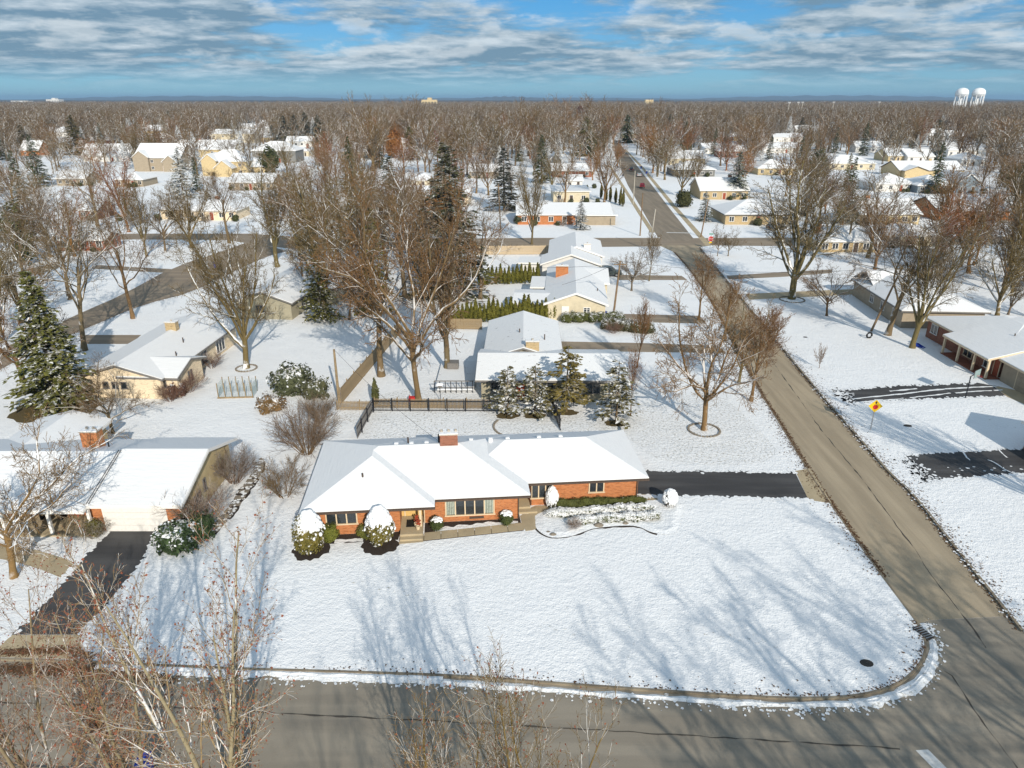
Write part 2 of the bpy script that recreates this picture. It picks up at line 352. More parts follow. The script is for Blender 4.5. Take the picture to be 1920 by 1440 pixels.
strip('sidewalk', ats([(1143, 310), (1165, 345), (1200, 400), (1224, 436)], Z0), -.6, .6, FZ + .002, 'concrete')
# tar seams, paint, drains
strip('road_seam', ats([(1445, 672), (1464, 700), (1542, 809), (1614, 895), (1715, 1030), (1747, 1080), (1815, 1166), (1850, 1215)], ZR), -.03, .03, ZR + .009, 'seam', step=.3, jit=(.07, .07))
strip('road_seam', ats([(1770, 1258), (1785, 1267), (1834, 1342), (1905, 1436), (1940, 1480)], ZR), -.03, .03, ZR + .009, 'seam', step=.3, jit=(.07, .07))
strip('road_seam', ats([(-60, 1315), (0, 1317), (365, 1328), (600, 1342), (819, 1352), (1200, 1374), (1425, 1387), (1687, 1404)], ZR), -.03, .03, ZR + .009, 'seam', step=.3, jit=(.06, .06))
sheet('painted_stop_line', [(20.1, 26.0), (20.75, 26.05), (21.5, 23.6), (20.9, 23.4)], ZR + .01, 'paint_white')
strip('painted_stop_line', ats([(1250, 436), (1296, 437)], Z0), -.4, .4, FZ + .012, 'paint_white')
def cover(name, u, v, rx, ry, label, cat='manhole cover', z=.012):
    x, y = at(u, v, z); mb = MB(); mb.lathe([(.01, z + .012), (rx * .8, z + .012), (rx, z), (rx, z - .05)], 14, 0)
    o = mb.build(name, 'iron'); o.location = (x, y, 0); o.scale = (1, ry / rx, 1); tag(o, label, cat)
cover('manhole_cover', 1625, 1243, .38, .3, 'dark round cover bared in the snow near the curved kerb corner')
cover('manhole_cover', 1702, 798, .42, .3, 'dark cover in the snowy yard behind the yellow diamond sign')
cover('manhole_cover', 1510, 632, .3, .25, 'small dark cover in the snow uphill from the hanging tyre')
dx, dy = at(1723, 1186, 0); mb = MB(); mb.box(-.3, .3, -.55, .55, -.118, .02)
dr = thing('storm_drain', 'dark slotted storm drain set in the kerb at the street corner', 'storm drain', (dx + .25, dy, 0), R(20)); mb.build('drain_box', 'iron', dr)
for k in range(6):
    mb = MB(); mb.box(-.28, .28, -.48 + k * .175, -.42 + k * .175, .021, .04); mb.build('grate_bar', 'steel', dr)

# driveways and walks
DZ = .004
sheet('driveway', ats([(1190, 879), (1490, 884), (1516, 937), (1190, 930)]), DZ, 'asphalt')
sheet('driveway_apron', ats([(1491, 883), (1519, 878), (1560, 944), (1516, 937.5)]), DZ + .004, 'concrete')
sheet('driveway', smooth_line(ats([(202, 993), (190, 1006), (168, 1027), (116, 1087), (76, 1130), (22, 1190)]), 1) + ats([(152, 1190), (211, 1130), (271, 1057), (294, 1000), (300, 985)]), DZ, 'asphalt')
sheet('driveway_apron', ats([(22, 1190.5), (152, 1190.5), (151, 1222), (140, 1236), (-25, 1232), (0, 1212)]), DZ + .004, 'concrete')
strip('front_path', smooth_line(ats([(-40, 1030), (20, 1036), (80, 1050), (135, 1072)]), 2), -.75, .75, DZ + .003, 'concrete', step=1)
sheet('driveway', ats([(1573, 730), (1680, 722), (1830, 717), (1862, 723), (1887, 743), (1713, 750), (1593, 757)]), DZ, 'asphalt')
sheet('driveway_apron', ats([(1862, 722), (1920, 735), (1960, 752), (1960, 775), (1888, 744)]), DZ, 'concrete')
sheet('driveway', ats([(1697, 852), (1920, 838), (2080, 832), (2080, 884), (1920, 890), (1737, 903)]), DZ, 'asphalt')
sheet('driveway', ats([(1362, 517), (1466, 510), (1560, 505), (1560, 512), (1470, 519), (1366, 524)]), DZ, 'far_cross')
sheet('driveway', ats([(1398, 551), (1530, 545), (1600, 542), (1600, 552), (1530, 556), (1404, 562)]), DZ, 'concrete')
sheet('driveway', ats([(1045, 640), (1200, 643), (1345, 648), (1362, 662), (1200, 660), (1045, 657)]), DZ, 'far_cross')
sheet('driveway', ats([(1150, 588), (1312, 592), (1325, 607), (1150, 603)]), DZ, 'far_cross')
sheet('driveway', ats([(1155, 515), (1278, 517), (1288, 525), (1160, 525)]), DZ, 'far_cross')
sheet('driveway', ats([(160, 628), (265, 628), (245, 645), (155, 645)]), DZ, 'far_cross')
sheet('driveway', ats([(180, 497), (330, 505), (318, 512), (175, 504)], Z0), FZ + .002, 'far_cross')
# ------------------------------------------------------------------ house builder
FACE = {'S': 0, 'E': R(90), 'N': R(180), 'W': R(-90)}
_mc = {}
def roof_faces(x0, x1, y0, y1, z, p, kind):
    if kind == 'flat': return [[(x0, y0, z), (x1, y0, z), (x1, y1, z), (x0, y1, z)]]
    if kind == 'shedx': h = (x1 - x0) * p; return [[(x0, y0, z), (x1, y0, z + h), (x1, y1, z + h), (x0, y1, z)]]
    w, d = x1 - x0, y1 - y0; cx, cy = (x0 + x1) / 2, (y0 + y1) / 2
    a, b, c, e = (x0, y0, z), (x1, y0, z), (x1, y1, z), (x0, y1, z)
    if kind == 'gx': h = d / 2 * p; r0, r1 = (x0, cy, z + h), (x1, cy, z + h); return [[a, b, r1, r0], [c, e, r0, r1]]
    if kind == 'gy': h = w / 2 * p; r0, r1 = (cx, y0, z + h), (cx, y1, z + h); return [[b, c, r1, r0], [e, a, r0, r1]]
    if w >= d: h = d / 2 * p; r0, r1 = (x0 + d / 2, cy, z + h), (x1 - d / 2, cy, z + h); return [[a, b, r1, r0], [b, c, r1], [c, e, r0, r1], [e, a, r0]]
    h = w / 2 * p; r0, r1 = (cx, y0 + w / 2, z + h), (cx, y1 - w / 2, z + h); return [[a, b, r0], [b, c, r1, r0], [c, e, r1], [e, a, r0, r1]]
def slab(mb, faces, lo, hi, mi=0, inset=0):
    cnt = {}
    for f in faces:
        for k in range(len(f)):
            a, b = f[k], f[(k + 1) % len(f)]; key = frozenset((a, b)); cnt.setdefault(key, []).append((a, b))
        mb.poly([(p[0], p[1], p[2] + hi) for p in f], mi); mb.poly([(p[0], p[1], p[2] + lo) for p in f[::-1]], mi)
    for es in cnt.values():
        if len(es) == 1:
            a, b = es[0]; mb.poly([(*a[:2], a[2] + lo), (*b[:2], b[2] + lo), (*b[:2], b[2] + hi), (*a[:2], a[2] + hi)], mi)
class House:
    def __init__(s, name, label, loc, ang=0, wall='beige_siding', trim='white_trim', snow='roof_snow', group=None):
        s.root = thing(name, label, 'house', (loc[0], loc[1], loc[2] if len(loc) > 2 else 0), R(ang), group)
        s.wallm, s.trim, s.snow = wall, trim, snow; s.wmb = MB(); s.rmb = MB(); s.smb = MB(); s.roof = None; s.mats = [wall]
    def wmat(s, m):
        if m not in s.mats: s.mats.append(m)
        return s.mats.index(m)
    def vol(s, x0, x1, y0, y1, z, p, kind, over=.6, mat=None, walls=True, wz0=0, th=.2):
        f = roof_faces(x0, x1, y0, y1, z, p, kind); slab(s.rmb, f, -th, -.002)
        g = [[(min(max(q[0], x0 + .03), x1 - .03), min(max(q[1], y0 + .03), y1 - .03), q[2]) for q in r] for r in f]
        slab(s.smb, g, .002, .09)
        if walls:
            mi = s.wmat(mat or s.wallm); ox, oy = over if isinstance(over, tuple) else (over, over)
            X0, X1, Y0, Y1 = x0 + ox, x1 - ox, y0 + oy, y1 - oy; zt = z - .02
            s.wmb.box(X0, X1, Y0, Y1, wz0, zt - .19 + (0 if kind in ('gx', 'gy') else 0), mi)
            zb = zt - .19
            if kind == 'gy':
                h = (x1 - x0) / 2 * p + z - .22; cx = (X0 + X1) / 2; zs = z - .22 + ox * p
                s.wmb_g([(X0, zb), (X1, zb), (X1, zs), (cx, h), (X0, zs)], Y0, Y1, 'y', mi)
            if kind == 'gx':
                h = (y1 - y0) / 2 * p + z - .22; cy = (Y0 + Y1) / 2; zs = z - .22 + oy * p
                s.wmb_g([(Y0, zb), (Y1, zb), (Y1, zs), (cy, h), (Y0, zs)], X0, X1, 'x', mi)
    def wmb_g(s, prof, a, b, ax, mi):
        for c in (a, b): s.wmb.poly([(q[0], c, q[1]) if ax == 'y' else (c, q[0], q[1]) for q in prof], mi)
    def done(s):
        s.walls = s.wmb.build('wall', s.mats, s.root)
        s.roof = s.rmb.build('roof', s.trim, s.root); s.cover = s.smb.build('snow_cover', s.snow, s.roof)
        return s
    def win(s, x, y, z, w, h, face='S', n=1, trim=None, rows=1, curtain=(), sub=True):
        trim = trim or s.trim; key = (round(w, 2), round(h, 2), n, trim, rows)
        if key not in _mc:
            mb = MB(); t = min(.09, w * .12); mb.box(-w / 2, w / 2, -.07, 0, h - t, h); mb.box(-w / 2 - .06, w / 2 + .06, -.13, 0, -t, 0.0)
            for k in range(n + 1): cx = -w / 2 + (w - t) * k / n; mb.box(cx, cx + t, -.065, 0, .001, h - t - .001)
            for r in range(1, rows): mb.box(-w / 2 + t, w / 2 - t, -.05, -.01, h * r / rows - .02, h * r / rows + .02)
            pw = (w - t) / n - t; pm = MB(); pm.box(-pw / 2, pw / 2, -.03, -.005, .003, h - t - .003)
            _mc[key] = (mb.mesh('window', trim), pm.mesh('pane', 'glass'), pw, t)
        fm, pm, pw, t = _mc[key]
        o = ob('window', fm, s.root, (x, y, z), FACE[face])
        for k in range(n): ob('pane', pm, o, (-w / 2 + t + pw / 2 + ((w - t) / n) * k, 0, 0))
        for k in curtain:
            cm = MB(); nn = 5
            for q in range(nn): a = -pw / 2 + pw * q / nn; cm.box(a + .01, a + pw / nn - .02, -.045 - .01 * (q % 2), -.034, .05, h - t - .05)
            c = cm.build('curtain', 'curtain', o); c.location = (-w / 2 + t + pw / 2 + ((w - t) / n) * k, 0, 0)
        return o
    def door(s, x, y, z, w, h, face='S', mat='yellow_paint', trim=None):
        mb = MB(); mb.box(-w / 2, w / 2, -.05, 0, 0, h); o = mb.build('door', mat, s.root); o.location = (x, y, z); o.rotation_euler = (0, 0, FACE[face])
        fb = MB(); fb.box(-w / 2 - .1, -w / 2 - .002, -.08, 0, 0, h + .1); fb.box(w / 2 + .002, w / 2 + .1, -.08, 0, 0, h + .1); fb.box(-w / 2, w / 2, -.08, 0, h + .003, h + .1)
        fb.build('door_frame', trim or s.trim, o)
        hb = MB(); hb.tube([(w / 2 - .12, -.12, h * .46), (w / 2 - .12, -.05, h * .46)], .035, 6); hb.build('handle', 'black_metal', o); return o
    def garage(s, x, y, w, h, face='S', rows=4, mat='white_trim', z=0):
        fb = MB(); fb.box(-w / 2 - .12, -w / 2, -.06, 0, 0, h + .12); fb.box(w / 2, w / 2 + .12, -.06, 0, 0, h + .12); fb.box(-w / 2, w / 2, -.06, 0, h, h + .12)
        o = fb.build('garage_door', s.trim, s.root); o.location = (x, y, z); o.rotation_euler = (0, 0, FACE[face])
        pm = MB(); ph = h / rows; pm.box(-w / 2 + .004, w / 2 - .004, -.04, 0, .012, ph - .012); me = pm.mesh('panel', mat)
        for r in range(rows): ob('panel', me, o, (0, 0, r * ph))
    def chimney(s, x, y, z0, z1, w, d, mat, pots=1):
        mb = MB(); mb.box(-w / 2, w / 2, -d / 2, d / 2, z0, z1); o = mb.build('chimney', mat, s.root); o.location = (x, y, 0)
        cb = MB(); cb.box(-w / 2 - .06, w / 2 + .06, -d / 2 - .06, d / 2 + .06, z1 + .002, z1 + .09)
        for k in range(pots): px = (k - (pots - 1) / 2) * w * .4; cb.lathe([(.12, z1 + .091), (.12, z1 + .3), (.09, z1 + .3)], 8, 0, px, 0)
        cb.build('chimney_cap', 'chimney_cap', o)
        sb = MB(); sb.box(-w / 2 - .04, w / 2 + .04, -d / 2 - .04, d / 2 + .04, z1 + .092, z1 + .15); sb.build('snow_cap', 'clean_snow', o)
    def pipe(s, x, y, z0, z1, r=.07, mat='brown_trim'):
        mb = MB(); mb.tube([(x, y, z0), (x, y, z1)], r, 7); mb.build('vent_pipe', mat, s.root)
    def post(s, x, y, z0, z1, w=.14, mat='white_trim'):
        mb = MB(); mb.box(x - w / 2, x + w / 2, y - w / 2, y + w / 2, z0, z1); mb.build('post', mat, s.root)

# ---- the orange brick ranch in the middle
h = House('brick_house', 'orange brick ranch house with snowy hip roofs on the corner lot', (-15.24, 43.6, 0), 5, 'orange_brick', 'brown_trim')
P_ = .37
h.vol(0, 9.7, 0, 11.5, 2.5, P_, 'hip', walls=False); h.vol(.03, 16.8, 1.0, 11.47, 2.5, P_, 'hip', walls=False); h.vol(11.0, 26.3, 2.75, 11.43, 2.5, P_, 'hip', walls=False)
for x0, x1, y0 in ((.7, 7.05, .9), (8.75, 16.0, 1.9), (17.05, 25.7, 3.7)): h.wmb.box(x0, x1, y0, 10.7, 0, 2.3)
ri = h.wmat('yellow_paint'); h.wmb.box(7.05, 8.75, 2.5, 10.7, 0, 2.3, ri); h.wmb.box(16.0, 17.05, 4.6, 10.7, 0, 2.3, ri)
h.done()
h.win(2.8, .9, .95, 2.3, 1.25, 'S', 3, 'cream_trim'); h.win(5.35, .9, 1.3, .95, .9, 'S', 2, 'cream_trim', 2)
h.win(12.25, 1.9, .6, 3.75, 1.6, 'S', 5, 'cream_trim', 1, (0, 4))
h.win(18.0, 3.7, .7, 1.75, 1.5, 'S', 3, 'cream_trim'); h.win(22.35, 3.7, 1.0, 1.25, 1.2, 'S', 2, 'cream_trim')
h.door(7.85, 2.5, .35, 1.0, 2.0, 'S', 'yellow_paint', 'cream_trim'); h.door(16.5, 4.6, .35, .9, 2.0, 'S', 'yellow_paint', 'cream_trim')
h.chimney(10.8, 6.35, 3.9, 5.35, 1.4, .8, 'red_brick', 3)
h.pipe(4.3, 2.9, 3.4, 3.95); h.pipe(7.5, 7.4, 3.9, 4.6); h.pipe(10.0, 6.9, 4.0, 5.0, .09, 'black_metal')
h.post(8.55, .95, .36, 2.3, .16, 'cream_trim')
mb = MB(); mb.box(7.05, 8.7, -.05, 2.45, 0, .34); mb.box(7.05, 8.7, -.45, -.052, 0, .17); mb.build('front_step', 'concrete', h.root)
mb = MB(); mb.box(16.05, 17.0, 3.0, 4.55, 0, .32); mb.box(16.05, 17.5, 2.5, 2.998, 0, .16); mb.build('entry_step', 'concrete', h.root)
mb = MB(); mb.box(7.45, 8.3, .9, 1.9, .342, .36); mb.build('door_mat', 'rubber', h.root)
for x, y in ((15.95, 1.83), (8.8, 1.83), (25.62, 3.63), (17.12, 3.63)):
    mb = MB(); mb.tube([(x, y, .05), (x, y, 2.15), (x, y - .5, 2.34)], .045, 6); mb.build('downspout', 'brown_trim' if x > 10 else 'cream_trim', h.root)
for x0, x1, y in ((.0, 9.7, -.06), (9.75, 16.8, .94), (16.85, 26.3, 2.69)):
    mb = MB(); mb.box(x0, x1, y, y + .055, 2.33, 2.46); mb.build('gutter', 'brown_trim', h.root)
for k, x in enumerate((6.6, 7.8, 9.0, 12.6, 14.2, 15.6, 18.2, 20.0)):
    mb = MB(); mb.box(x - .16, x + .16, 6.75 if x < 11.6 else 7.55, 7.0 if x < 11.6 else 7.8, 4.0 if x < 11.6 else 3.75, 4.42 if x < 11.6 else 4.12)
    mb.build('roof_vent', 'clean_snow', h.root)
mb = MB(); mb.box(12.2, 13.3, 1.86, 1.898, .18, .38); mb.build('vent_grille', 'brown_trim', h.root)
def in_main(x, y, z=0):
    a = R(5); return (-15.24 + x * math.cos(a) - y * math.sin(a), 43.6 + x * math.sin(a) + y * math.cos(a), z)
def inm(pts): return [in_main(*p)[:2] for p in pts]
# wreath by the door, porch lamp, planters
mb = MB()
for k in range(26):
    a = rnd.uniform(0, 6.28); r_ = rnd.uniform(.1, .3); x, z = math.cos(a) * r_, math.sin(a) * r_ * 1.3; mb.poly([(x, -.03, z), (x + .14, -.08, z + .05), (x + .05, -.05, z + .16)])
w = tag(mb.build('door_wreath', 'red_plastic'), 'red ribbon wreath hung on the brick beside the yellow front door', 'wreath'); w.location = in_main(7.13, 1.9, 1.55); w.rotation_euler = (0, 0, R(5 + 90))
for x, y, lab, c in ((8.35, .55, 'red potted plant standing on the front step by the cream post', 'dry'), (8.2, 1.0, 'brown pot of dry stems against the front door step post', 'dry')):
    t = thing('potted_plant', lab, 'potted plant', in_main(x, y, .34)); mb = MB(); mb.lathe([(.01, 0), (.12, 0), (.17, .28), (.13, .28), (.01, .24)], 9); mb.build('pot', 'cream_trim', t)
    mb = MB()
    for k in range(30): a = rnd.uniform(0, 6.28); r_ = rnd.uniform(0, .2); q = (math.cos(a) * r_, math.sin(a) * r_, .3 + rnd.uniform(0, .45)); mb.poly([q, (q[0] + .09, q[1], q[2] + .07), (q[0], q[1] + .09, q[2] + .1)])
    o = mb.build('stems', c, t); o.color = (.5, .1, .05, 1)
# walks of separate concrete slabs, beds
fw = sheet('front_walk', inm([(7.0, -.72), (16.2, .2), (16.2, .9), (7.0, .02)]), .002, 'mulch')
for k in range(6):
    x0 = 8.8 + k * 1.25; y0 = -.62 + (x0 - 7) * .098
    sheet('concrete_slab', inm([(x0, y0), (x0 + 1.21, y0 + .115), (x0 + 1.21, y0 + 1.1), (x0, y0 + .985)]), .02, 'concrete', None, fw, .03)
sheet('concrete_slab', inm([(7.0, -.75), (8.76, -.62), (8.76, .4), (7.0, -.46)]), .02, 'concrete', None, fw, .03)
sheet('concrete_slab', inm(smooth_line([(16.34, .12), (17.0, .2), (17.35, .6), (17.2, 1.6), (17.3, 2.3), (18.4, 2.9), (18.6, 3.55), (17.1, 3.62), (17.05, 2.45), (16.1, 2.45), (16.15, 1.2)], 1)), .016, 'concrete', None, fw, .03)
sheet('side_walk_pad', ats([(1203, 927), (1229, 927), (1245, 961), (1224, 963)]), .012, 'concrete')
sheet('mulch_bed', inm([(8.8, .45), (16.1, 1.15), (16.05, 3.2), (15.95, 1.88), (8.8, 1.88)]), .006, 'mulch')
sheet('mulch_bed', inm([(1.6, -.3), (6.9, -.2), (7.03, .88), (.7, .88), (.6, -.1)]), .006, 'mulch')
strip('bed_snow', inm([(9.6, .62), (15.9, 1.25)]), -.05, .45, .012, 'clean_snow', 'stuff', .2, (.12, .22))
strip('bed_snow', inm([(2.3, -.15), (6.2, -.1)]), -.1, .35, .012, 'clean_snow', 'stuff', .2, (.15, .2), keep=.7)
bed = smooth_line([(17.45, 2.3), (17.15, 1.2), (17.2, .1), (17.9, -.85), (18.6, -1.0), (19.6, -.9), (20.6, -.4), (21.6, .1), (24.2, .2), (25.0, -.1), (25.6, -.9), (26.8, -1.4), (27.8, -.9), (28.4, .6), (29.3, 2.6)], 2)
strip('bed_edge', inm(bed[6:-16]), -.16, .16, .012, 'mulch', step=.25, jit=(.12, .1))
sheet('flower_bed', inm(bed + [(27.6, 3.6), (19.2, 3.4)]), .02, 'clean_snow')
strip('bed_snow', inm(bed), .05, 1.1, .024, 'clean_snow', 'stuff', .25, (.1, .3), crown=.06)
for k, (x, y, s_) in enumerate(((18.3, -.55, .28), (21.9, .35, .4), (18.0, -.2, .2), (24.0, .45, .25))):
    mb = MB(); mb.lathe([(.01, s_ * .55), (s_ * .6, s_ * .5), (s_, s_ * .2), (s_ * .9, 0)], 8)
    o = mb.build('boulder', 'stone', None, True); o.location = in_main(x, y, 0); o.scale = (1, .7, 1)
    tag(o, ('pale round boulder at the curved tip of the snowy flower bed', 'largest boulder in front of the low snowy hedges', 'small dark stone beside the bed tip boulder', 'small stone near the far end of the flower bed')[k], 'boulder')

# ---- neighbour house with the white garage door
h = House('gabled_house', 'beige gabled house with white garage door beside a long black driveway', (-52, 44.3, 0), 0, 'orange_brick', 'white_trim')
h.vol(0, 21.15, -.35, 11.3, 2.42, .31, 'gx', (.35, .9), walls=False); h.vol(21.1, 28.1, .1, 11.25, 2.6, .31, 'gx', (.35, .85), 'beige_siding', walls=False)
h.wmb.box(.4, 21.2, 2.9, 10.4, 0, 2.35); h.wmb.box(20.6, 27.6, .85, 10.4, 0, 2.38)
bi = h.wmat('beige_siding')
h.wmb.poly([(27.61, .85, 0), (27.61, 10.4, 0), (27.61, 10.4, 2.55), (27.61, 5.68, 4.05), (27.61, .85, 2.55)], bi)
h.vol(8, 15, 8, 15.5, 2.4, .26, 'gy', .5, 'beige_siding')
h.done()
h.garage(24.1, .85, 4.5, 2.15); h.door(16.0, 2.9, .1, .95, 2.05, 'S', 'white_trim'); h.win(18.3, 2.9, .6, 1.6, 1.3, 'S', 2); h.win(12.5, 2.9, .6, 2.4, 1.3, 'S', 3)
h.win(27.63, 3.4, .9, 1.3, .8, 'E', 2, 'grey_trim'); h.win(27.63, 4.9, 1.2, .5, 1.0, 'E', 1, 'grey_trim')
h.chimney(17.9, 7.6, 3.3, 5.1, 1.35, .9, 'orange_brick', 2); h.pipe(19.2, 7.4, 3.6, 4.25, .06, 'black_metal')
for x in (14.6, 18.0, 21.0): h.post(x, .35, .1, 2.25, .2)
mb = MB(); mb.box(9, 21.3, .1, 2.85, 0, .1); mb.build('porch_floor', 'concrete', h.root)
mb = MB(); mb.tube([(27.68, .75, .05), (27.68, .75, 2.3), (27.5, .3, 2.5)], .05, 6); mb.build('downspout', 'white_trim', h.root)
mb = MB()
for k in range(3): mb.box(20.98 + k * .12, 21.03 + k * .12, .2, 5.6, 2.74, 2.78)
mb.box(21.02, 21.2, -.2, 5.6, 2.5, 2.53); mb.poly([(21.155, -.3, 2.52), (21.155, 5.5, 4.35), (21.155, 5.5, 4.2), (21.155, -.3, 2.4)]); mb = MB()
for a in (21.12, 21.3): mb.tube([(a, .2, 2.73), (a, 5.5, 4.4)], .035, 5)
mb.build('roof_seam', 'grey_trim', h.root)
# bench and plants on the neighbour's porch
t = thing('porch_bench', 'dark slatted bench with dry garland under the neighbour porch roof', 'bench', (-35.2, 46.7, .1))
for k in range(3): mb = MB(); mb.box(-.9, .9, -.25 + k * .17, -.12 + k * .17, .42, .46); mb.build('slat', 'wood', t)
mb = MB(); mb.box(-.9, .9, .27, .31, .55, .95); mb.build('backrest', 'wood', t)
for x in (-.8, .8): mb = MB(); mb.box(x - .04, x + .04, -.25, .31, 0, .415); mb.build('leg', 'black_metal', t)

# ---- cream brick L-shaped house
h = House('cream_house', 'cream brick L-shaped house behind the tall snowy spruce', (-46.9, 70.2, 0), -3, 'pale_brick', 'grey_trim')
h.vol(0, 10, 0, 20.5, 2.5, .3, 'gy', .6); h.vol(4.6, 11.4, .5, 7.4, 2.45, .3, 'gx', (.45, .6)); h.done()
for x in (3.3, 4.3, 5.3, 7.6, 8.5, 9.4): h.win(x, .61 if x < 6 else 1.1, 1.15, .7, .75, 'S', 1)
h.win(10.96, 3.6, .9, .35, 1.2, 'E', 1); h.win(10.96, 4.2, .9, .35, 1.2, 'E', 1); h.win(9.41, 10.5, .5, 1.6, 1.8, 'E', 2, 'white_trim'); h.win(9.41, 15, .5, 2.4, 1.8, 'E', 3, 'white_trim')
h.chimney(5.0, 12.6, 3.6, 4.9, 1.3, .8, 'tan_brick'); h.pipe(7.6, 9.8, 3, 3.9); h.pipe(8.6, 6.0, 2.9, 3.5)
# ---- grey house behind the corner lot (T-shaped roof)
h = House('grey_house', 'grey house with T-shaped snowy roof behind four snow-flecked pines', (-3.9, 69.4, 0), -1, 'olive_siding', 'grey_trim', 'patchy_roof')
h.vol(0, 16.2, 0, 10.0, 2.5, .25, 'gx', (.6, .9)); h.vol(.4, 9.7, 6.5, 21.5, 2.5, .3, 'gy', .5); h.done()
h.chimney(6.1, 7.2, 3.2, 4.5, 1.5, .9, 'tan_brick', 1)
for x, n in ((2.4, 2), (12.5, 2), (14.6, 1), (7.6, 2)): h.win(x, .9, .8, .8 * n, 1.2, 'S', n)
h.door(4.8, .9, .1, .9, 2.0, 'S', 'red_door'); h.pipe(4.6, 12.5, 3.4, 4.3); h.pipe(7.6, 11.6, 3.0, 3.9)
t = thing('wooden_deck', 'grey deck with dark railing at the side of the grey house', 'deck', (-6.4, 76.5, 0)); mb = MB(); mb.box(-2.1, 2.2, -4.5, 4.5, .3, .45); mb.build('deck_floor', 'patchy_roof', t)
for k in range(8):
    mb = MB(); mb.box(-2.1 + k * .6 - .04, -2.1 + k * .6 + .04, -4.5, -4.42, 0, 1.35); mb.build('post', 'black_metal', t)
mb = MB(); mb.box(-2.15, 2.2, -4.52, -4.4, 1.352, 1.42); mb.box(-2.1, 2.2, -4.49, -4.45, .6, .66); mb.build('rail', 'grey_trim', t)
mb = MB(); mb.box(-1.2, .1, 1.6, 2.9, .452, 1.2); mb.build('storage_box', 'grey_trim', t)
# ---- row of pale houses along the road
h = House('cream_gabled_house', 'long cream house with white gable end and orange brick chimney', (4.5, 99.2, 0), -4, 'cream_siding', 'white_trim')
h.vol(0, 9.4, 0, 24, 2.5, .36, 'gy', (.45, .45)); h.vol(-4.6, 4.5, .8, 8.8, 2.35, .12, 'gx', .4); h.vol(-2.4, 3, 10.2, 17.5, 2.4, .1, 'flat', .4); h.vol(5, 10.3, 13, 24.4, 2.5, .2, 'gx', .4); h.done()
h.win(6.3, .45, 1.05, 1.0, 1.0, 'S', 2, 'white_trim', 3); h.door(3.2, .45, .05, .85, 2.0, 'S', 'white_trim'); h.chimney(2.6, 14.2, 3.2, 5.0, 2.0, .9, 'orange_brick', 1)
h.pipe(8.0, 6, 2.9, 3.5); h.win(8.96, 3, 1, .9, 1.1, 'E', 1); h.win(8.96, 6, 1, .9, 1.1, 'E', 1)
h = House('white_gabled_house', 'second pale house in the row with doubled white gables', (5.0, 125.6, 0), -4, 'white_siding', 'white_trim')
h.vol(0, 11, 0, 8, 2.5, .34, 'gy', .4); h.vol(1.2, 11.8, 7, 23, 2.6, .34, 'gy', .4); h.vol(-4, 5, 1.5, 7, 2.4, .1, 'flat', .4); h.done()
h.chimney(8.6, 9, 3.3, 4.6, 1.3, .9, 'white_siding', 1); h.win(9.2, .41, .9, .9, 1.0, 'S', 1); h.win(2.2, .41, .9, 1.3, 1.0, 'S', 2)
# ---- right-hand houses
h = House('porch_house', 'red brick house with posted front porch facing the side road', (54.2, 66.2, 0), 0, 'red_brick', 'cream_trim')
h.vol(1.5, 14.2, 10, 26.3, 2.65, .3, 'hip', (.5, .5)); h.vol(0, 9, 9.8, 19, 2.42, .26, 'shedx', walls=False); h.vol(1.3, 13, -2, 9.9, 2.5, .28, 'gy', .4, 'taupe_siding'); h.done()
h.win(1.95, 24.0, 1.0, 1.5, 1.2, 'W', 2, 'white_trim'); h.win(1.95, 16.3, .5, 1.8, 1.5, 'W', 2); h.win(1.95, 12.5, .5, 1.3, 1.5, 'W', 1, 'white_trim'); h.door(1.95, 10.8, .1, .95, 2.05, 'W', 'red_door')
h.garage(1.68, 4.5, 4.8, 2.2, 'W', 4, 'taupe_siding')
for y in (10.0, 12.6, 15.7, 18.8): h.post(.35, y, 0, 2.3, .22, 'cream_trim')
mb = MB(); mb.box(.2, 1.95, 9.8, 19, 0, .1); mb.build('porch_floor', 'red_brick', h.root); h.pipe(5.4, 14, 3.6, 4.2)
h = House('hip_roofed_house', 'grey siding house behind the pair of big bare maples', (54.2, 95.4, 0), -4, 'taupe_siding', 'grey_trim')
h.vol(0, 12, 0, 19, 2.6, .36, 'hip', .5); h.vol(1, 9, 12, 20.5, 2.7, .42, 'gx', .4, 'grey_siding'); h.done(); h.chimney(9, 14, 3.6, 5.4, 1.0, .9, 'tan_brick')
for y in (3, 7, 11): h.win(.49, y, .9, 1.4, 1.2, 'W', 2, 'white_trim')
h = House('shingled_house', 'olive sided house under the snow-shadowed roof behind bare maples', (-41.0, 100.2, 0), -6, 'olive_siding', 'grey_trim')
h.vol(0, 9.4, 0, 22, 2.6, .34, 'gy', .5); h.vol(5, 13, 9, 17, 2.6, .3, 'gx', .5); h.done()
h.win(8.91, 5, .9, 1.4, 1.2, 'E', 2); h.win(4.2, .49, 1, 1.3, 1.1, 'S', 2)
# house just outside the frame whose gable shades the yard by the second driveway
h = House('garage_house', 'brick ranch at the end of the second black driveway', (51.8, 43.5, 0), 6, 'red_brick', 'white_trim')
h.vol(0, 13, 0, 9.5, 2.6, .42, 'gx', .5); h.vol(-3.5, 3, 8.5, 16, 2.6, .42, 'gy', .5); h.done()

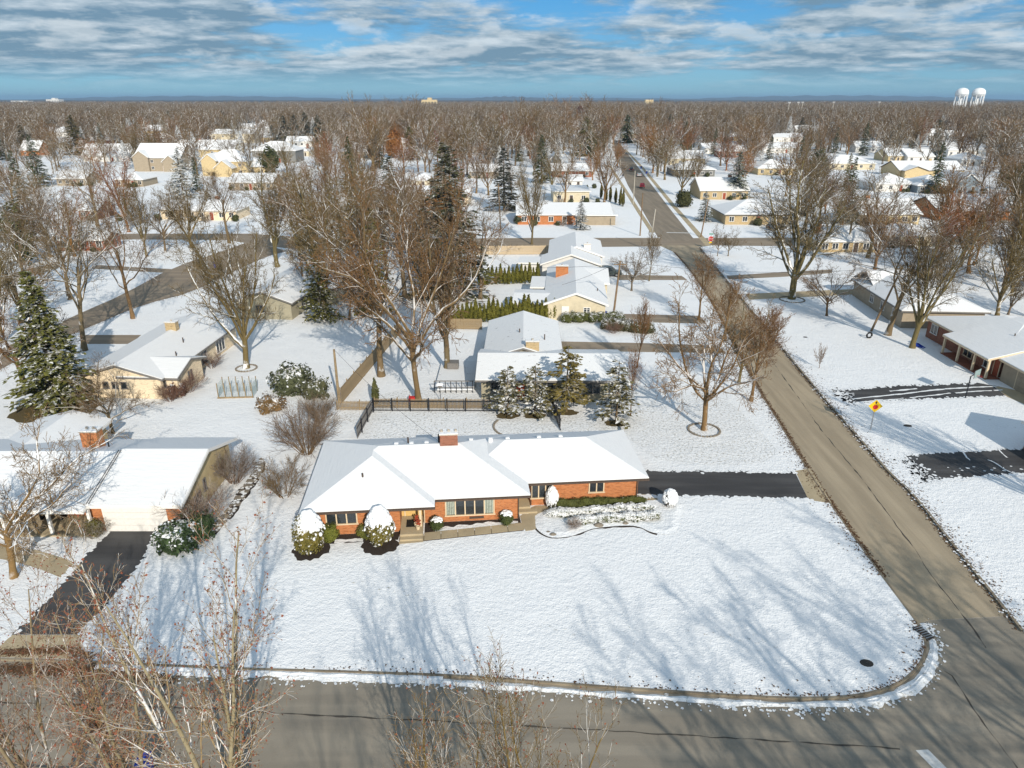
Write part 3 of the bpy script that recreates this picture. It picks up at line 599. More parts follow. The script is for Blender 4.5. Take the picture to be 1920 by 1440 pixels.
# ------------------------------------------------------------------ vegetation
def np_mesh(name, groups, mats, smooth=True):
    """groups: list of (verts Nx3, quads Mx4, material slot)"""
    off = 0; VV = []; FF = []; MI = []
    for v, f, mi in groups:
        if len(f) == 0: continue
        VV.append(v); FF.append(f + off); MI.append(np.full(len(f), mi)); off += len(v)
    v = np.concatenate(VV).astype(np.float32); f = np.concatenate(FF).astype(np.int32); mi = np.concatenate(MI).astype(np.int32)
    me = bpy.data.meshes.new(name); k = f.shape[1]
    me.vertices.add(len(v)); me.vertices.foreach_set('co', v.ravel()); me.loops.add(f.size); me.loops.foreach_set('vertex_index', f.ravel())
    me.polygons.add(len(f)); me.polygons.foreach_set('loop_start', np.arange(len(f), dtype=np.int32) * k); me.polygons.foreach_set('loop_total', np.full(len(f), k, np.int32))
    me.polygons.foreach_set('material_index', mi); me.polygons.foreach_set('use_smooth', np.full(len(f), smooth))
    for m in mats: me.materials.append(M[m])
    me.update(calc_edges=True); return me
def tubes(polys, sides):
    by = {}
    for pts, rad in polys: by.setdefault(len(pts), []).append((pts, rad))
    VV, FF, off = [], [], 0
    for n, lst in by.items():
        P = np.array([a for a, _ in lst], float); Rd = np.array([b for _, b in lst], float); m = len(P)
        T = np.gradient(P, axis=1); T /= np.linalg.norm(T, axis=2, keepdims=True) + 1e-9
        ref = np.where(np.abs(T[:, :, 2:3]) > .9, np.array([1., 0, 0]), np.array([0, 0, 1.]))
        U = np.cross(T, ref); U /= np.linalg.norm(U, axis=2, keepdims=True) + 1e-9; Vv = np.cross(T, U)
        w = np.arange(sides) * 2 * math.pi / sides
        ring = P[:, :, None, :] + Rd[:, :, None, None] * (np.cos(w)[None, None, :, None] * U[:, :, None, :] + np.sin(w)[None, None, :, None] * Vv[:, :, None, :])
        VV.append(ring.reshape(-1, 3)); base = (np.arange(m) * n * sides)[:, None, None] + (np.arange(n - 1) * sides)[None, :, None]
        j = np.arange(sides)[None, None, :]; j2 = (j + 1) % sides
        q = np.stack([base + j, base + sides + j, base + sides + j2, base + j2], -1).reshape(-1, 4); FF.append(q[:, ::-1] + off); off += m * n * sides
    if not VV: return np.zeros((0, 3)), np.zeros((0, 4), int)
    return np.concatenate(VV), np.concatenate(FF)
def grow(out, tips, p, d, L, r, lv, s, rg):
    n = s['seg'][lv]; st = L / n; pts = [p]; rad = [r]; ds = [d]; gn = s['gn'][lv]; tr = s['trop'][lv]; g = rg.gauss
    last = lv == len(s['seg']) - 1
    for i in range(n):
        x, y, z = d[0] + g(0, gn), d[1] + g(0, gn), d[2] + g(0, gn) + tr
        l = math.sqrt(x * x + y * y + z * z) or 1; d = (x / l, y / l, z / l)
        p = (p[0] + d[0] * st, p[1] + d[1] * st, p[2] + d[2] * st); pts.append(p); ds.append(d)
        rad.append(max(r * (1 - (1 - s['tap'][lv]) * (i + 1) / n), s['rmin']))
    out[lv].append((pts, rad))
    if last: tips.append((p, d)); return
    k = max(1, round(s['kids'][lv] * rg.uniform(.8, 1.2) * (min(1.0, .35 + L / s['Lref'][lv]) if lv else 1))); az0 = rg.uniform(0, 6.28)
    for j in range(k):
        t = s['t0'][lv] + (1 - s['t0'][lv]) * (j + rg.random()) / k; t = min(t, .995) * n; i = int(t); f = t - i
        q = tuple(pts[i][c] * (1 - f) + pts[i + 1][c] * f for c in range(3)); D = ds[i + 1]
        a = R(rg.gauss(s['ang'][lv], s['av'][lv])) * (1 - s.get('close', 0) * t / n); az = az0 + j * 2.4 + rg.uniform(-.5, .5)
        ax = (1, 0, 0) if abs(D[2]) > .8 else (0, 0, 1)
        u = (D[1] * ax[2] - D[2] * ax[1], D[2] * ax[0] - D[0] * ax[2], D[0] * ax[1] - D[1] * ax[0]); l = math.sqrt(sum(c * c for c in u)) or 1; u = tuple(c / l for c in u)
        v = (D[1] * u[2] - D[2] * u[1], D[2] * u[0] - D[0] * u[2], D[0] * u[1] - D[1] * u[0])
        ca, sa, cz, sz = math.cos(a), math.sin(a), math.cos(az), math.sin(az)
        nd = tuple(ca * D[c] + sa * (cz * u[c] + sz * v[c]) for c in range(3))
        cl = L * s['lr'][lv] * rg.uniform(.75, 1.2) * (1 - s['fall'][lv] * t / n)
        grow(out, tips, q, nd, cl, max((rad[i] * (1 - f) + rad[i + 1] * f) * s['rr'][lv], s['rmin']), lv + 1, s, rg)
def tree_meshes(seed, H, s, sides=(8, 6, 4, 3, 3), name='tree', split=2, stems=1, leaves=0):
    rg = random.Random(seed); s = dict(s); L0 = H * s['trunk']; out = [[] for _ in s['seg']]; tips = []
    lr = L0; s['Lref'] = []
    for q in s['lr']: s['Lref'].append(lr); lr *= q
    for k in range(stems):
        lean = s.get('lean', .05); a = k * 6.28 / stems + rg.uniform(-.4, .4); m = lean * rg.uniform(.6, 1.3)
        d = (math.cos(a) * m, math.sin(a) * m, 1); o = (math.cos(a) * .12 * (stems > 1), math.sin(a) * .12 * (stems > 1), -.12)
        grow(out, tips, o, d, L0 * rg.uniform(.85, 1.1) if stems > 1 else L0, s['r0'] * H, 0, s, rg)
    tp, tr = out[0][0]
    if stems == 1: tr[0] *= 1.45
    top = max(p[2] for p, _ in tips) if tips else H; f = H / top
    def sc(ps): return [([(x * f, y * f, z * f) for x, y, z in p], r) for p, r in ps]
    g1 = [(*tubes(sc(out[l]), sides[l]), 0) for l in range(split)]; g2 = [(*tubes(sc(out[l]), sides[l]), 0 if l < 3 and split < 3 else 1) for l in range(split, len(out))]
    tm = np_mesh(name + '_trunk', g1, ['bark']); cm = np_mesh(name + '_crown', g2, ['bark', 'twig']); lm = None
    if leaves:
        q = []; 
        for (x, y, z), d in rg.sample(tips, min(leaves, len(tips))):
            b = rg.uniform(.04, .085); x, y, z = x * f, y * f, z * f
            u = Vector((rg.uniform(-1, 1), rg.uniform(-1, 1), rg.uniform(-1, 1))).normalized() * b; v = Vector((rg.uniform(-1, 1), rg.uniform(-1, 1), -.6)).normalized() * b
            q.append([(x, y, z), (x + u.x, y + u.y, z + u.z), (x + u.x + v.x, y + u.y + v.y, z + u.z + v.z), (x + v.x, y + v.y, z + v.z)])
        vv = np.array(q).reshape(-1, 3); lm = np_mesh(name + '_leaves', [(vv, np.arange(len(vv)).reshape(-1, 4), 0)], ['dry'], False)
    return tm, cm, lm
MAPLE = dict(trunk=.22, r0=.019, seg=(5, 9, 6, 4, 2), gn=(.03, .07, .12, .17, .22), trop=(0, .055, .04, .02, .0), tap=(.85, .3, .35, .5, .6), kids=(8, 11, 9, 7), lr=(2.7, .46, .47, .5), ang=(38, 42, 46, 48), av=(14, 10, 12, 14), t0=(.55, .22, .15, .1), rr=(.62, .5, .55, .6), fall=(.0, .5, .45, .4), rmin=.019, close=.3)
def sp(base, **k): d = dict(base); d.update(k); return d
SYC = sp(MAPLE, trunk=.42, seg=(8, 9, 6, 4, 2), gn=(.06, .13, .17, .2, .25), trop=(.02, .04, .01, .0, .0), kids=(11, 9, 8, 6), lr=(1.2, .45, .5, .5), ang=(52, 48, 48, 48), t0=(.4, .25, .2, .1), tap=(.5, .3, .35, .5, .6), rr=(.5, .5, .55, .6), fall=(.25, .45, .45, .4), r0=.0175, rmin=.019)
UPR = sp(MAPLE, trunk=.55, seg=(7, 7, 5, 4, 2), kids=(20, 9, 6, 4), lr=(.75, .4, .45, .5), ang=(38, 34, 38, 40), t0=(.3, .2, .15, .1), tap=(.3, .35, .4, .5, .6), rr=(.45, .5, .55, .6), fall=(.5, .45, .4, .4), r0=.014, trop=(.02, .1, .06, .03, 0), rmin=.016)
LOW = sp(MAPLE, trunk=.27, seg=(5, 8, 6, 4, 2), gn=(.05, .16, .2, .22, .25), trop=(0, .03, .02, .01, 0), kids=(8, 9, 8, 6), lr=(2.0, .48, .5, .5), ang=(56, 45, 48, 48), av=(16, 12, 12, 14), r0=.018, rmin=.016)
BIRCH = sp(MAPLE, trunk=.85, seg=(11, 6, 5, 3), gn=(.035, .09, .13, .18), trop=(.03, .1, .05, .03), tap=(.18, .35, .45, .6), kids=(18, 8, 5), lr=(.34, .42, .48), ang=(42, 36, 40), av=(9, 9, 12), t0=(.22, .2, .1), rr=(.38, .5, .6), fall=(.55, .4, .4), r0=.009, rmin=.0065, lean=.17, close=.25)
YARD = sp(BIRCH, trunk=.8, kids=(15, 8, 6), gn=(.06, .12, .15, .2), r0=.0085, lean=.25, lr=(.4, .45, .5), trop=(.04, .08, .04, .02))
SHRUB = sp(MAPLE, trunk=.6, seg=(5, 4, 3), gn=(.09, .14, .2), trop=(.03, .03, .02), tap=(.4, .4, .6), kids=(10, 9), lr=(.5, .5), ang=(38, 44), av=(12, 14), t0=(.25, .15), rr=(.55, .6), fall=(.4, .4), r0=.007, rmin=.006, lean=.55)
MID = sp(MAPLE, seg=(4, 6, 4, 2), gn=(.03, .08, .13, .2), trop=(0, .05, .03, .01), tap=(.8, .3, .4, .6), kids=(9, 12, 9), lr=(2.6, .42, .45), ang=(36, 42, 45), t0=(.5, .2, .1), rr=(.55, .5, .6), fall=(0, .5, .4), rmin=.028)
MIDS = sp(MID, trunk=.45, gn=(.05, .13, .17, .22), kids=(11, 10, 8), lr=(1.1, .45, .5), ang=(50, 46, 46), t0=(.35, .2, .1), fall=(.3, .4, .4), r0=.018, tap=(.5, .3, .4, .6), rmin=.03)
FAR = sp(MID, seg=(3, 4, 3, 2), kids=(7, 8, 6), rmin=.055, r0=.018)
PROTO = {}
for nm, sps, hs, seeds, kw in (('maple', MAPLE, 22, (1, 2, 3), {}), ('sycamore', SYC, 23, (11, 12, 13), {}), ('upright', UPR, 14, (21, 22), {}), ('low', LOW, 15, (31, 32), {}),
        ('birch', BIRCH, 15.5, (41, 42), dict(stems=5, split=1, leaves=3200)), ('yard', YARD, 13, (51, 52), dict(stems=3, split=1, leaves=500)), ('mid', MID, 18, (61, 62, 63), dict(split=2)), ('mids', MIDS, 20, (71, 72, 73), dict(split=2)), ('small', sp(MID, rmin=.016, r0=.02), 6, (81, 82), {})):
    for k, sd_ in enumerate(seeds): PROTO[nm, k] = (tree_meshes(sd_, hs, sps, name=nm + '_tree', **kw), hs)
for k, sd_ in enumerate((91, 92)):
    for nm, hs, st in (('shrub', 2.6, 16), ('bush', 3.6, 26)):
        PROTO[nm, k] = (tree_meshes(sd_ + st, hs, SHRUB, sides=(5, 4, 3), name=nm, split=1, stems=st, leaves=0), hs)
def tree(kind, k, x, y, H, label, group=None, rot=None, col=(1, 1, 1), snow=1.0, wid=1.0, cat='tree', name=None, z=0, leafcol=(.28, .1, .06), ccol=None):
    (tm, cm, lm), hs = PROTO[kind, k]; s = H / hs
    t = thing(name or ('bare_shrub' if kind in ('shrub', 'bush') else 'bare_tree'), label, cat, (x, y, z), rnd.uniform(0, 6.28) if rot is None else rot, group); t.scale = (s * wid, s * wid, s)
    for nm, me, c in (('trunk' if kind not in ('shrub', 'bush') else 'stem', tm, col), ('crown', cm, ccol or col), ('leaves', lm, leafcol)):
        if me: o = ob(nm, me, t); o.color = (*c, snow)
    return t
# -- evergreens: sprays of needle quads on drooping boughs, leaves on a lumpy shell
def sprays(items, rg, twist=.5):
    """items: (pos, dir, length, width)"""
    P = np.array([i[0] for i in items]); D = np.array([i[1] for i in items]); L = np.array([i[2] for i in items])[:, None]; Wd = np.array([i[3] for i in items])[:, None]
    D /= np.linalg.norm(D, axis=1, keepdims=True) + 1e-9; n = len(P); rs = np.random.RandomState(rg.randint(0, 9999))
    up = np.array([0, 0, 1.]) + rs.normal(0, twist, (n, 3)); U = np.cross(D, up); U /= np.linalg.norm(U, axis=1, keepdims=True) + 1e-9
    a, b, c, d = P, P + D * L * .55 + U * Wd, P + D * L, P + D * L * .45 - U * Wd
    v = np.stack([a, b, c, d], 1).reshape(-1, 3); return v, np.arange(4 * n).reshape(-1, 4)
def conifer(seed, H, Rd, levels, per, nsp, droop=.25, shape=.85, gap=.0, base=.05, flat=.35):
    rg = random.Random(seed); it = []; stem = []
    for i in range(levels):
        f = i / levels; z0 = H * (base + (1 - base) * f); rm = Rd * (1 - f) ** shape * rg.uniform(.82, 1.12) + .12
        for j in range(per):
            if rg.random() < gap: continue
            a = rg.uniform(0, 6.28); rr = rm * rg.uniform(.68, 1.1); ca, sa = math.cos(a), math.sin(a); zz0 = z0 + rg.uniform(-.5, .5) * H / levels
            stem.append(([(0, 0, zz0), (ca * rr * .5, sa * rr * .5, zz0 - droop * rr * .2), (ca * rr * .95, sa * rr * .95, zz0 - droop * rr * .5)], [.02 + rr * .012, .02, .01]))
            for q in range(nsp):
                t = (.18 + .82 * (q + rg.random()) / nsp); p = (ca * rr * t, sa * rr * t, zz0 - droop * rr * t * t * .6 + rg.uniform(-.08, .08)); sg = 1 if q % 2 else -1; b = a + sg * rg.uniform(.25, 1.15)
                it.append((p, (math.cos(b), math.sin(b), rg.uniform(-.5, .12)), (.24 + .2 * rm * (1 - t * .4)) * rg.uniform(.7, 1.3), .08 + .035 * rm))
    v, f = sprays(it, rg, flat)
    trunk = np_mesh('evergreen_trunk', [(*tubes([([(0, 0, -.1), (0, 0, H * .5), (0, 0, H * .97)], [H * .014, H * .009, .02])], 7), 0), (*tubes(stem, 3), 0)], ['bark'])
    return trunk, np_mesh('evergreen_crown', [(v, f, 0)], ['leaf'], False)
def leafy(seed, rx, rz, n, size, shell=.72, taper=0.0, upb=.35, core=.7, zc=.5, lump=.16):
    """a leafy crown from ground up: quads through a lumpy shell over a dark core of the same leaves"""
    rs = np.random.RandomState(seed); th = rs.uniform(0, 6.283, n); zc_ = rs.uniform(-1, 1, n); s = np.sqrt(1 - zc_ ** 2); d = np.stack([s * np.cos(th), s * np.sin(th), zc_], 1)
    ph = rs.uniform(0, 6.28, (5, 1)); K = rs.normal(0, 3.2, (5, 3)); l = 1 + lump * np.sin(d @ K.T + ph.T).sum(1) / 2; r = rs.uniform(shell, 1.03, n) * l
    def place(d, r):
        p = d * r[:, None] * np.array([rx, rx, rz]) + np.array([0, 0, rz * 2 * zc]); w = 1 - taper * np.clip(p[:, 2:3] / (2 * rz), 0, 1); p[:, :2] *= w; p[:, 2] = np.maximum(p[:, 2], .03); return p
    p = place(d, r); nrm = d * .8 + rs.normal(0, .45, (n, 3)) + np.array([0, 0, upb]); nrm /= np.linalg.norm(nrm, axis=1, keepdims=True)
    u = np.cross(nrm, rs.normal(0, 1, (n, 3))); u /= np.linalg.norm(u, axis=1, keepdims=True) + 1e-9; w = np.cross(nrm, u); sz = (size * rs.uniform(.6, 1.35, n))[:, None]
    v = np.stack([p - u * sz, p - w * sz * .6, p + u * sz, p + w * sz * .6], 1).reshape(-1, 3); f = np.arange(4 * n).reshape(-1, 4)
    g = 14; a = np.linspace(0, 6.283, g, endpoint=False); zz = np.linspace(-.98, .98, 9); A, Z = np.meshgrid(a, zz); s = np.sqrt(1 - Z ** 2)
    dd = np.stack([s * np.cos(A), s * np.sin(A), Z], -1).reshape(-1, 3); cp = place(dd, np.full(len(dd), core) * (1 + lump * np.sin(dd @ K.T + ph.T).sum(1) / 2))
    cf = np.array([[i * g + j, i * g + (j + 1) % g, (i + 1) * g + (j + 1) % g, (i + 1) * g + j] for i in range(8) for j in range(g)])
    return np_mesh('foliage', [(v, f, 0), (cp, cf, 0)], ['leaf'], False)
def cap_mesh(seed, rx, rz, top, taper=0.0, zc=.5, n=150, size=.2):
    """the snow lodged on a shrub: many flattened clumps over its upper part, thinning out towards the rim"""
    rg = random.Random(seed); v = []; f = []; g, m = 7, 4
    for _ in range(n):
        t = top * rg.random() ** .62 * (1.3 if rg.random() < .18 else 1); a = rg.uniform(0, 6.283); t = min(t, 2.6); k = rg.uniform(.95, 1.05)
        c = Vector((math.sin(t) * math.cos(a) * rx * k, math.sin(t) * math.sin(a) * rx * k, math.cos(t) * rz * k)); w = 1 - taper * min(max((c.z + rz * 2 * zc) / (2 * rz), 0), 1)
        nr = Vector((c.x / rx ** 2, c.y / rx ** 2, c.z / rz ** 2 + .35)).normalized(); u = nr.orthogonal().normalized(); q = nr.cross(u); r = size * rg.uniform(.5, 1.25) * (1.25 - .5 * t / top); b = len(v)
        for i in range(m + 1):
            p = math.pi * i / m
            for j in range(g):
                e = 6.283 * j / g; rr = r * math.sin(p) * rg.uniform(.8, 1.15); P = u * (rr * math.cos(e)) + q * (rr * math.sin(e)) + nr * (r * .55 * math.cos(p)); v.append((c.x * w + P.x, c.y * w + P.y, max(c.z + rz * 2 * zc + P.z, .02)))
        for i in range(m):
            for j in range(g): f.append((b + i * g + j, b + (i + 1) * g + j, b + (i + 1) * g + (j + 1) % g, b + i * g + (j + 1) % g))
    return np_mesh('snow_cap', [(np.array(v), np.array(f), 0)], ['clean_snow'])
EV = {'spruce': [conifer(s, 14, 4.0, 30, 13, 15) for s in (1, 2)], 'pine': [conifer(s, 8, 2.3, 13, 8, 11, .08, .6, .28, .16, .7) for s in (5, 6)],
      'midspruce': [conifer(s, 16, 4.0, 24, 11, 11, .3) for s in (8, 9)]}
LF = {'arbor': [leafy(s, .62, 1.75, 620, .17, .7, .72, .1, .7, .5, .1) for s in (1, 2, 3)], 'round': [leafy(s, 1.0, 1.0, 900, .1, .75, 0, .4, .8, .42) for s in (4, 5, 6)],
      'yew': [leafy(s, 1.35, 1.5, 2200, .11, .78, .45, .3, .82, .46, .12) for s in (7, 8)], 'wide': [leafy(s, 1.6, .9, 1500, .13, .6, 0, .4, .75, .4, .22) for s in (9, 10)],
      'bigever': [leafy(s, 4.2, 5.5, 2600, .42, .55, .35, .3, .66, .56, .28) for s in (11, 12)]}
CAPS = {'yew': cap_mesh(1, 1.33, 1.5, 1.25, .45, .46, 300, .21), 'round': cap_mesh(2, 1.0, 1.0, .8, 0, .42, 70, .24), 'egg': cap_mesh(3, .95, .97, 1.75, 0, .42, 330, .26)}
AVOID = []
def ever(kind, k, x, y, H, label, group=None, col=(.075, .1, .035), snow=.35, wid=1.0, name='spruce_tree', cat='tree', z=0):
    tm, cm = EV[kind][k]; hs = {'spruce': 14, 'pine': 8, 'midspruce': 16}[kind]; s = H / hs
    t = thing(name, label, cat, (x, y, z), rnd.uniform(0, 6.28), group); t.scale = (s * wid, s * wid, s); ob('trunk', tm, t).color = (.8, .75, .7, .6)
    c = ob('crown', cm, t); c.color = (*col, snow); AVOID.append((x, y, H * .25)); return t
def bush(kind, k, x, y, s, label, group=None, col=(.085, .1, .03), snow=.3, cap=None, name='evergreen_shrub', cat='shrub', z=0, rot=None):
    me = LF[kind][k]; s = s if isinstance(s, tuple) else (s, s, s); rz = rnd.uniform(0, 6.28) if rot is None else rot
    if cap:
        t = thing(name, label, cat, (x, y, z), rz, group); o = ob('foliage', me, t); o.color = (*col, snow); o.scale = (.86, .86, .9) if cap == 'egg' else (1, 1, 1); ob('snow_cap', CAPS[cap], t)['kind'] = 'stuff'; t.scale = s; return t
    o = ob(name, me, None, (x, y, z), rz); o.color = (*col, snow); o.scale = s; return tag(o, label, cat, group)
def stone_ring(x, y, r, label, a0=0, a1=6.283):
    t = thing('stone_ring', label, 'stone edging', (x, y, 0)); mb = MB(); mb.box(-.13, .13, -.09, .09, 0, .14); me = mb.mesh('stone', 'stone'); n = int(r * 6.28 / .34)
    for k in range(n):
        a = 6.283 * k / n
        if not a0 <= a <= a1: continue
        o = ob('stone', me, t, (math.cos(a) * r, math.sin(a) * r, rnd.uniform(-.04, .01)), a + 1.57 + rnd.uniform(-.2, .2))
def patch(name, x, y, rx, ry, mat, z=.008, seed=1):
    rg = random.Random(seed); pts = []
    for k in range(28): a = 6.283 * k / 28; r_ = rg.uniform(.85, 1.1); pts.append((x + math.cos(a) * rx * r_, y + math.sin(a) * ry * r_))
    return sheet(name, pts, z, mat)

def T(kind, k, u, v, H, label, **kw): x, y = at(u, v); return tree(kind, k, x, y, H, label, **kw)
BR = (1.0, .92, .8); OL = (.9, .92, .68); GR = (.95, .95, .95); RB = (1.1, .86, .66)
# named trees, each where its trunk stands
T('maple', 0, 462, 690, 20.5, 'big bare maple with mossy trunk foot beside the cream brick house', col=OL, wid=.85, rot=1)
T('low', 1, 785, 752, 25, 'tall twin-limbed bare tree with snowy branches behind the black fence', col=BR, wid=.68, rot=2.2, snow=.6)
T('sycamore', 1, 715, 705, 24, 'tall bare tree with sawn trunk beside the slanting board fence', col=BR, wid=.9)
T('maple', 1, 838, 696, 23, 'bare tree with forked trunk beside the grey deck', col=GR, wid=.8)
T('maple', 2, 608, 597, 25, 'thick-trunked bare tree behind the open snowy back yard', col=OL, wid=.95)
T('low', 0, 1320, 806, 16, 'spreading bare maple ringed with stones on the side lawn', col=(1.1, 1.0, .8), rot=.6, snow=.7, wid=.88)
T('upright', 0, 1408, 752, 10.5, 'dense brown-twigged bare street tree on the kerb by the side road', col=RB, snow=.3, wid=1.2)
T('upright', 1, 1360, 640, 9, 'brown-twigged street tree leaning over the road near the grey house drive', col=RB, snow=.3, wid=1.15)
T('upright', 0, 1310, 600, 10, 'brown-twigged street tree hanging over the road near the island bed', col=RB, snow=.3, wid=1.15)
T('upright', 1, 1440, 655, 6, 'twiggy brown kerb tree on the far side of the road', col=RB, snow=.3, wid=1.6)
T('low', 0, 1385, 720, 11, 'olive bare tree between the ringed maple and the kerb tree', col=OL, snow=.4, wid=.8)
T('maple', 1, 1485, 560, 24.5, 'huge vase-shaped bare maple in a ring by the side road', col=OL, rot=3, wid=1.15)
T('sycamore', 2, 1664, 628, 19.5, 'bare tree with snow-lined limbs, one of two above the blue sled', col=GR, rot=.4, wid=1.1)
T('maple', 2, 1710, 652, 19, 'bare maple with straight brown trunk nearest the red brick porch', col=OL, rot=4, wid=.9)
T('low', 1, 1550, 592, 9, 'small brown bare tree between the big maple and the leaning pole', col=RB, snow=.5)
T('sycamore', 0, 250, 597, 22, 'tall leaning bare trunk on the bank below the curving road', col=BR, rot=5, wid=.75)
T('sycamore', 2, 158, 657, 21, 'bare tree with dark split trunk rising behind the tall spruce', col=GR, rot=1.7, wid=.95)
T('low', 0, 47, 722, 14, 'bare tree with leaning orange-brown trunk beside the tall spruce', col=RB, rot=2.5)
T('low', 1, 212, 812, 8, 'small bare tree standing behind the gabled house roof', col=GR, rot=3.6, snow=.4)
T('low', 1, 26, 1082, 12, 'bare tree with snow-topped limbs leaning over the neighbour porch', col=(1.25, 1.1, .8), rot=5.2, snow=1)
T('maple', 0, 997, 457, 20, 'slender bare tree by the cross street opposite the orange house', col=OL, rot=.3, wid=.6)
T('low', 0, 1184, 545, 8.5, 'small bare tree in the white lawn beside the parked green car', col=GR, snow=.5)
T('upright', 0, 1217, 527, 9, 'slim bare tree near the road behind the parked green car', col=GR, snow=.5, wid=.9)
T('upright', 1, 1194, 690, 9.5, 'thin upright bare tree beside the grey house driveway', col=RB, snow=.3, wid=.6)
T('upright', 0, 1182, 780, 7.5, 'thin brown bare tree growing behind the snowy pine', col=RB, snow=.3, wid=.6)
T('sycamore', 1, 1850, 463, 20, 'bare tree with curved pale trunk beside the far lane', col=BR, rot=2, wid=.9)
T('maple', 0, 1905, 470, 22, 'ivy-dark bare tree with leaning trunk at the far lane', col=(.55, .6, .4), wid=.9, snow=.5)
T('sycamore', 1, 183, 425, 23, 'old pale-limbed sycamore with an ivy-clad trunk by the cross street', col=(1.25, 1.2, 1.05), rot=.9, wid=1.0)
T('sycamore', 0, 95, 480, 20, 'pale snowy-limbed sycamore overhanging the curving road', col=(1.2, 1.15, 1.0), rot=4.4, wid=1.1)
T('maple', 2, 275, 480, 17, 'slim bare tree, taller of a pair before the long cross street lawn', col=OL, wid=.7)
T('low', 1, 310, 472, 15, 'slim bare tree, shorter of a pair before the long cross street lawn', col=GR, wid=.8)
T('maple', 1, 520, 500, 22, 'bare tree with spreading brown crown where the curving road begins', col=OL)
T('maple', 0, 655, 520, 24, 'very tall bare tree in the middle of the dense grove', col=BR, rot=2)
T('sycamore', 2, 760, 560, 23, 'snow-limbed bare tree at the back of the dense grove', col=GR)
T('sycamore', 0, 900, 560, 17, 'bare tree with long white limb reaching over the arborvitae hedge', col=GR, rot=0)
for k, (kd, u, v, H, lab, c) in enumerate((('sycamore', 560, 470, 20, 'bare tree at the grove edge near the street corner', OL), ('sycamore', 595, 520, 22, 'bare tree behind the olive sided house', BR), ('sycamore', 690, 560, 21, 'olive bare tree deep in the dense grove', OL), ('sycamore', 725, 500, 22, 'pale-limbed bare tree deep in the dense grove', GR),
        ('sycamore', 790, 520, 20, 'bare tree beside the dark grove spruce', BR), ('upright', 655, 600, 11, 'thin brown understorey tree inside the grove', RB), ('sycamore', 820, 470, 18, 'bare tree at the cross street edge of the grove', OL), ('sycamore', 870, 470, 17, 'snowy-limbed bare tree at the pale new fence', GR), ('upright', 575, 560, 12, 'brown understorey tree behind the olive house', RB),
        ('sycamore', 60, 560, 18, 'bare tree on the bank of the curving road', GR), ('maple', 5, 640, 15, 'bare tree at the very edge of the curving road', OL), ('sycamore', 130, 560, 19, 'bare tree over the curving road behind the spruce top', BR), ('maple', 360, 470, 17, 'bare tree at the cross street lawn corner', OL), ('sycamore', 430, 455, 18, 'bare tree where the cross street meets the curving road', BR),
        ('maple', 1800, 500, 18, 'brown bare tree beyond the porch house roof', RB), ('upright', 1770, 480, 14, 'reddish bare tree beyond the porch house roof', RB), ('maple', 1915, 420, 21, 'tall brown bare tree at the eastern lane', RB), ('sycamore', 1590, 470, 17, 'bare tree between the vase-shaped maple and the far lane', GR))):
    T(kd, k % 2, u, v, H, lab, col=c, wid=.95, rot=k * 1.3)
T('low', 0, 1365, 480, 6, 'little round bare tree on the corner lawn by the stop sign', col=GR, snow=.2)
T('low', 1, 1345, 480, 7, 'thin sapling on the corner lawn by the stop sign', col=GR, snow=.2, wid=.6)
T('small', 0, 1450, 640, 4, 'reddish sapling in the lawn verge by the side road', col=RB, snow=.2)
T('small', 1, 1536, 690, 3.2, 'young whip sapling standing alone in the wide snowy lawn', col=RB, snow=.2, wid=.5)
T('maple', 2, 1640, 505, 15, 'brown bare tree behind the hip-roofed house', col=RB)
T('mid', 0, 1740, 540, 9, 'dark ivy-footed bare tree behind the red brick porch house', col=(.6, .6, .5))
T('mid', 1, 1890, 590, 8, 'small round bare tree behind the red brick porch house', col=GR, snow=.4)
T('upright', 1, 1905, 540, 12, 'dense brown bare tree at the far lane beyond the porch house', col=RB, snow=.3)
# front verge: trees rising out of the bottom of the view
tree('birch', 0, -11.9, 21.0, 16.2, 'pale multi-stemmed birch with a few red-brown leaves on the near verge', ccol=(1.7, 1.6, 1.5), col=(1.7, 1.85, 2.0), rot=.4, snow=.8)
tree('birch', 1, -16.6, 22.3, 12.6, 'slimmer birch with orange-brown leaves beside the blue bin', ccol=(1.5, 1.35, 1.2), col=(1.4, 1.5, 1.6), rot=2, snow=.6)
tree('birch', 0, -19.8, 21.5, 13.0, 'birch clump with curling leaves at the near verge end', ccol=(1.5, 1.35, 1.2), col=(1.4, 1.4, 1.4), rot=4, snow=.6)
tree('yard', 0, -2.9, 18.8, 12.8, 'olive-barked multi-stemmed tree with tufted tops on the near verge', col=(1.15, 1.1, .6), rot=.2, snow=.7, wid=.85)
tree('yard', 1, 1.5, 18.4, 13.4, 'tallest olive-barked tree with twin tufted tops on the near verge', col=(1.1, 1.0, .6), rot=1.6, snow=.7, wid=.85)
tree('yard', 0, -.6, 17.6, 12.0, 'middle olive-barked tree with dried seed tufts on the near verge', col=(1.15, 1.05, .65), rot=3.3, snow=.7, wid=.85)
# trees behind the camera that throw their shadows over the street and the corner lawn
tree('maple', 0, 27.5, -5, 25, 'big bare street tree shading the corner from behind the viewpoint', wid=1.1, rot=1)
tree('sycamore', 1, 37, 0, 24, 'bare street tree shading the side road from behind the viewpoint', wid=1.0)
tree('birch', 0, 3.2, -4, 21, 'multi-stemmed bare tree behind the viewpoint shading the front lawn', wid=.75, rot=3)
tree('maple', 2, 46, 41, 19, 'bare yard tree just outside the view shading the second driveway', wid=.7)
tree('sycamore', 2, 14, -17, 18, 'bare tree behind the viewpoint shading the street', wid=.7)
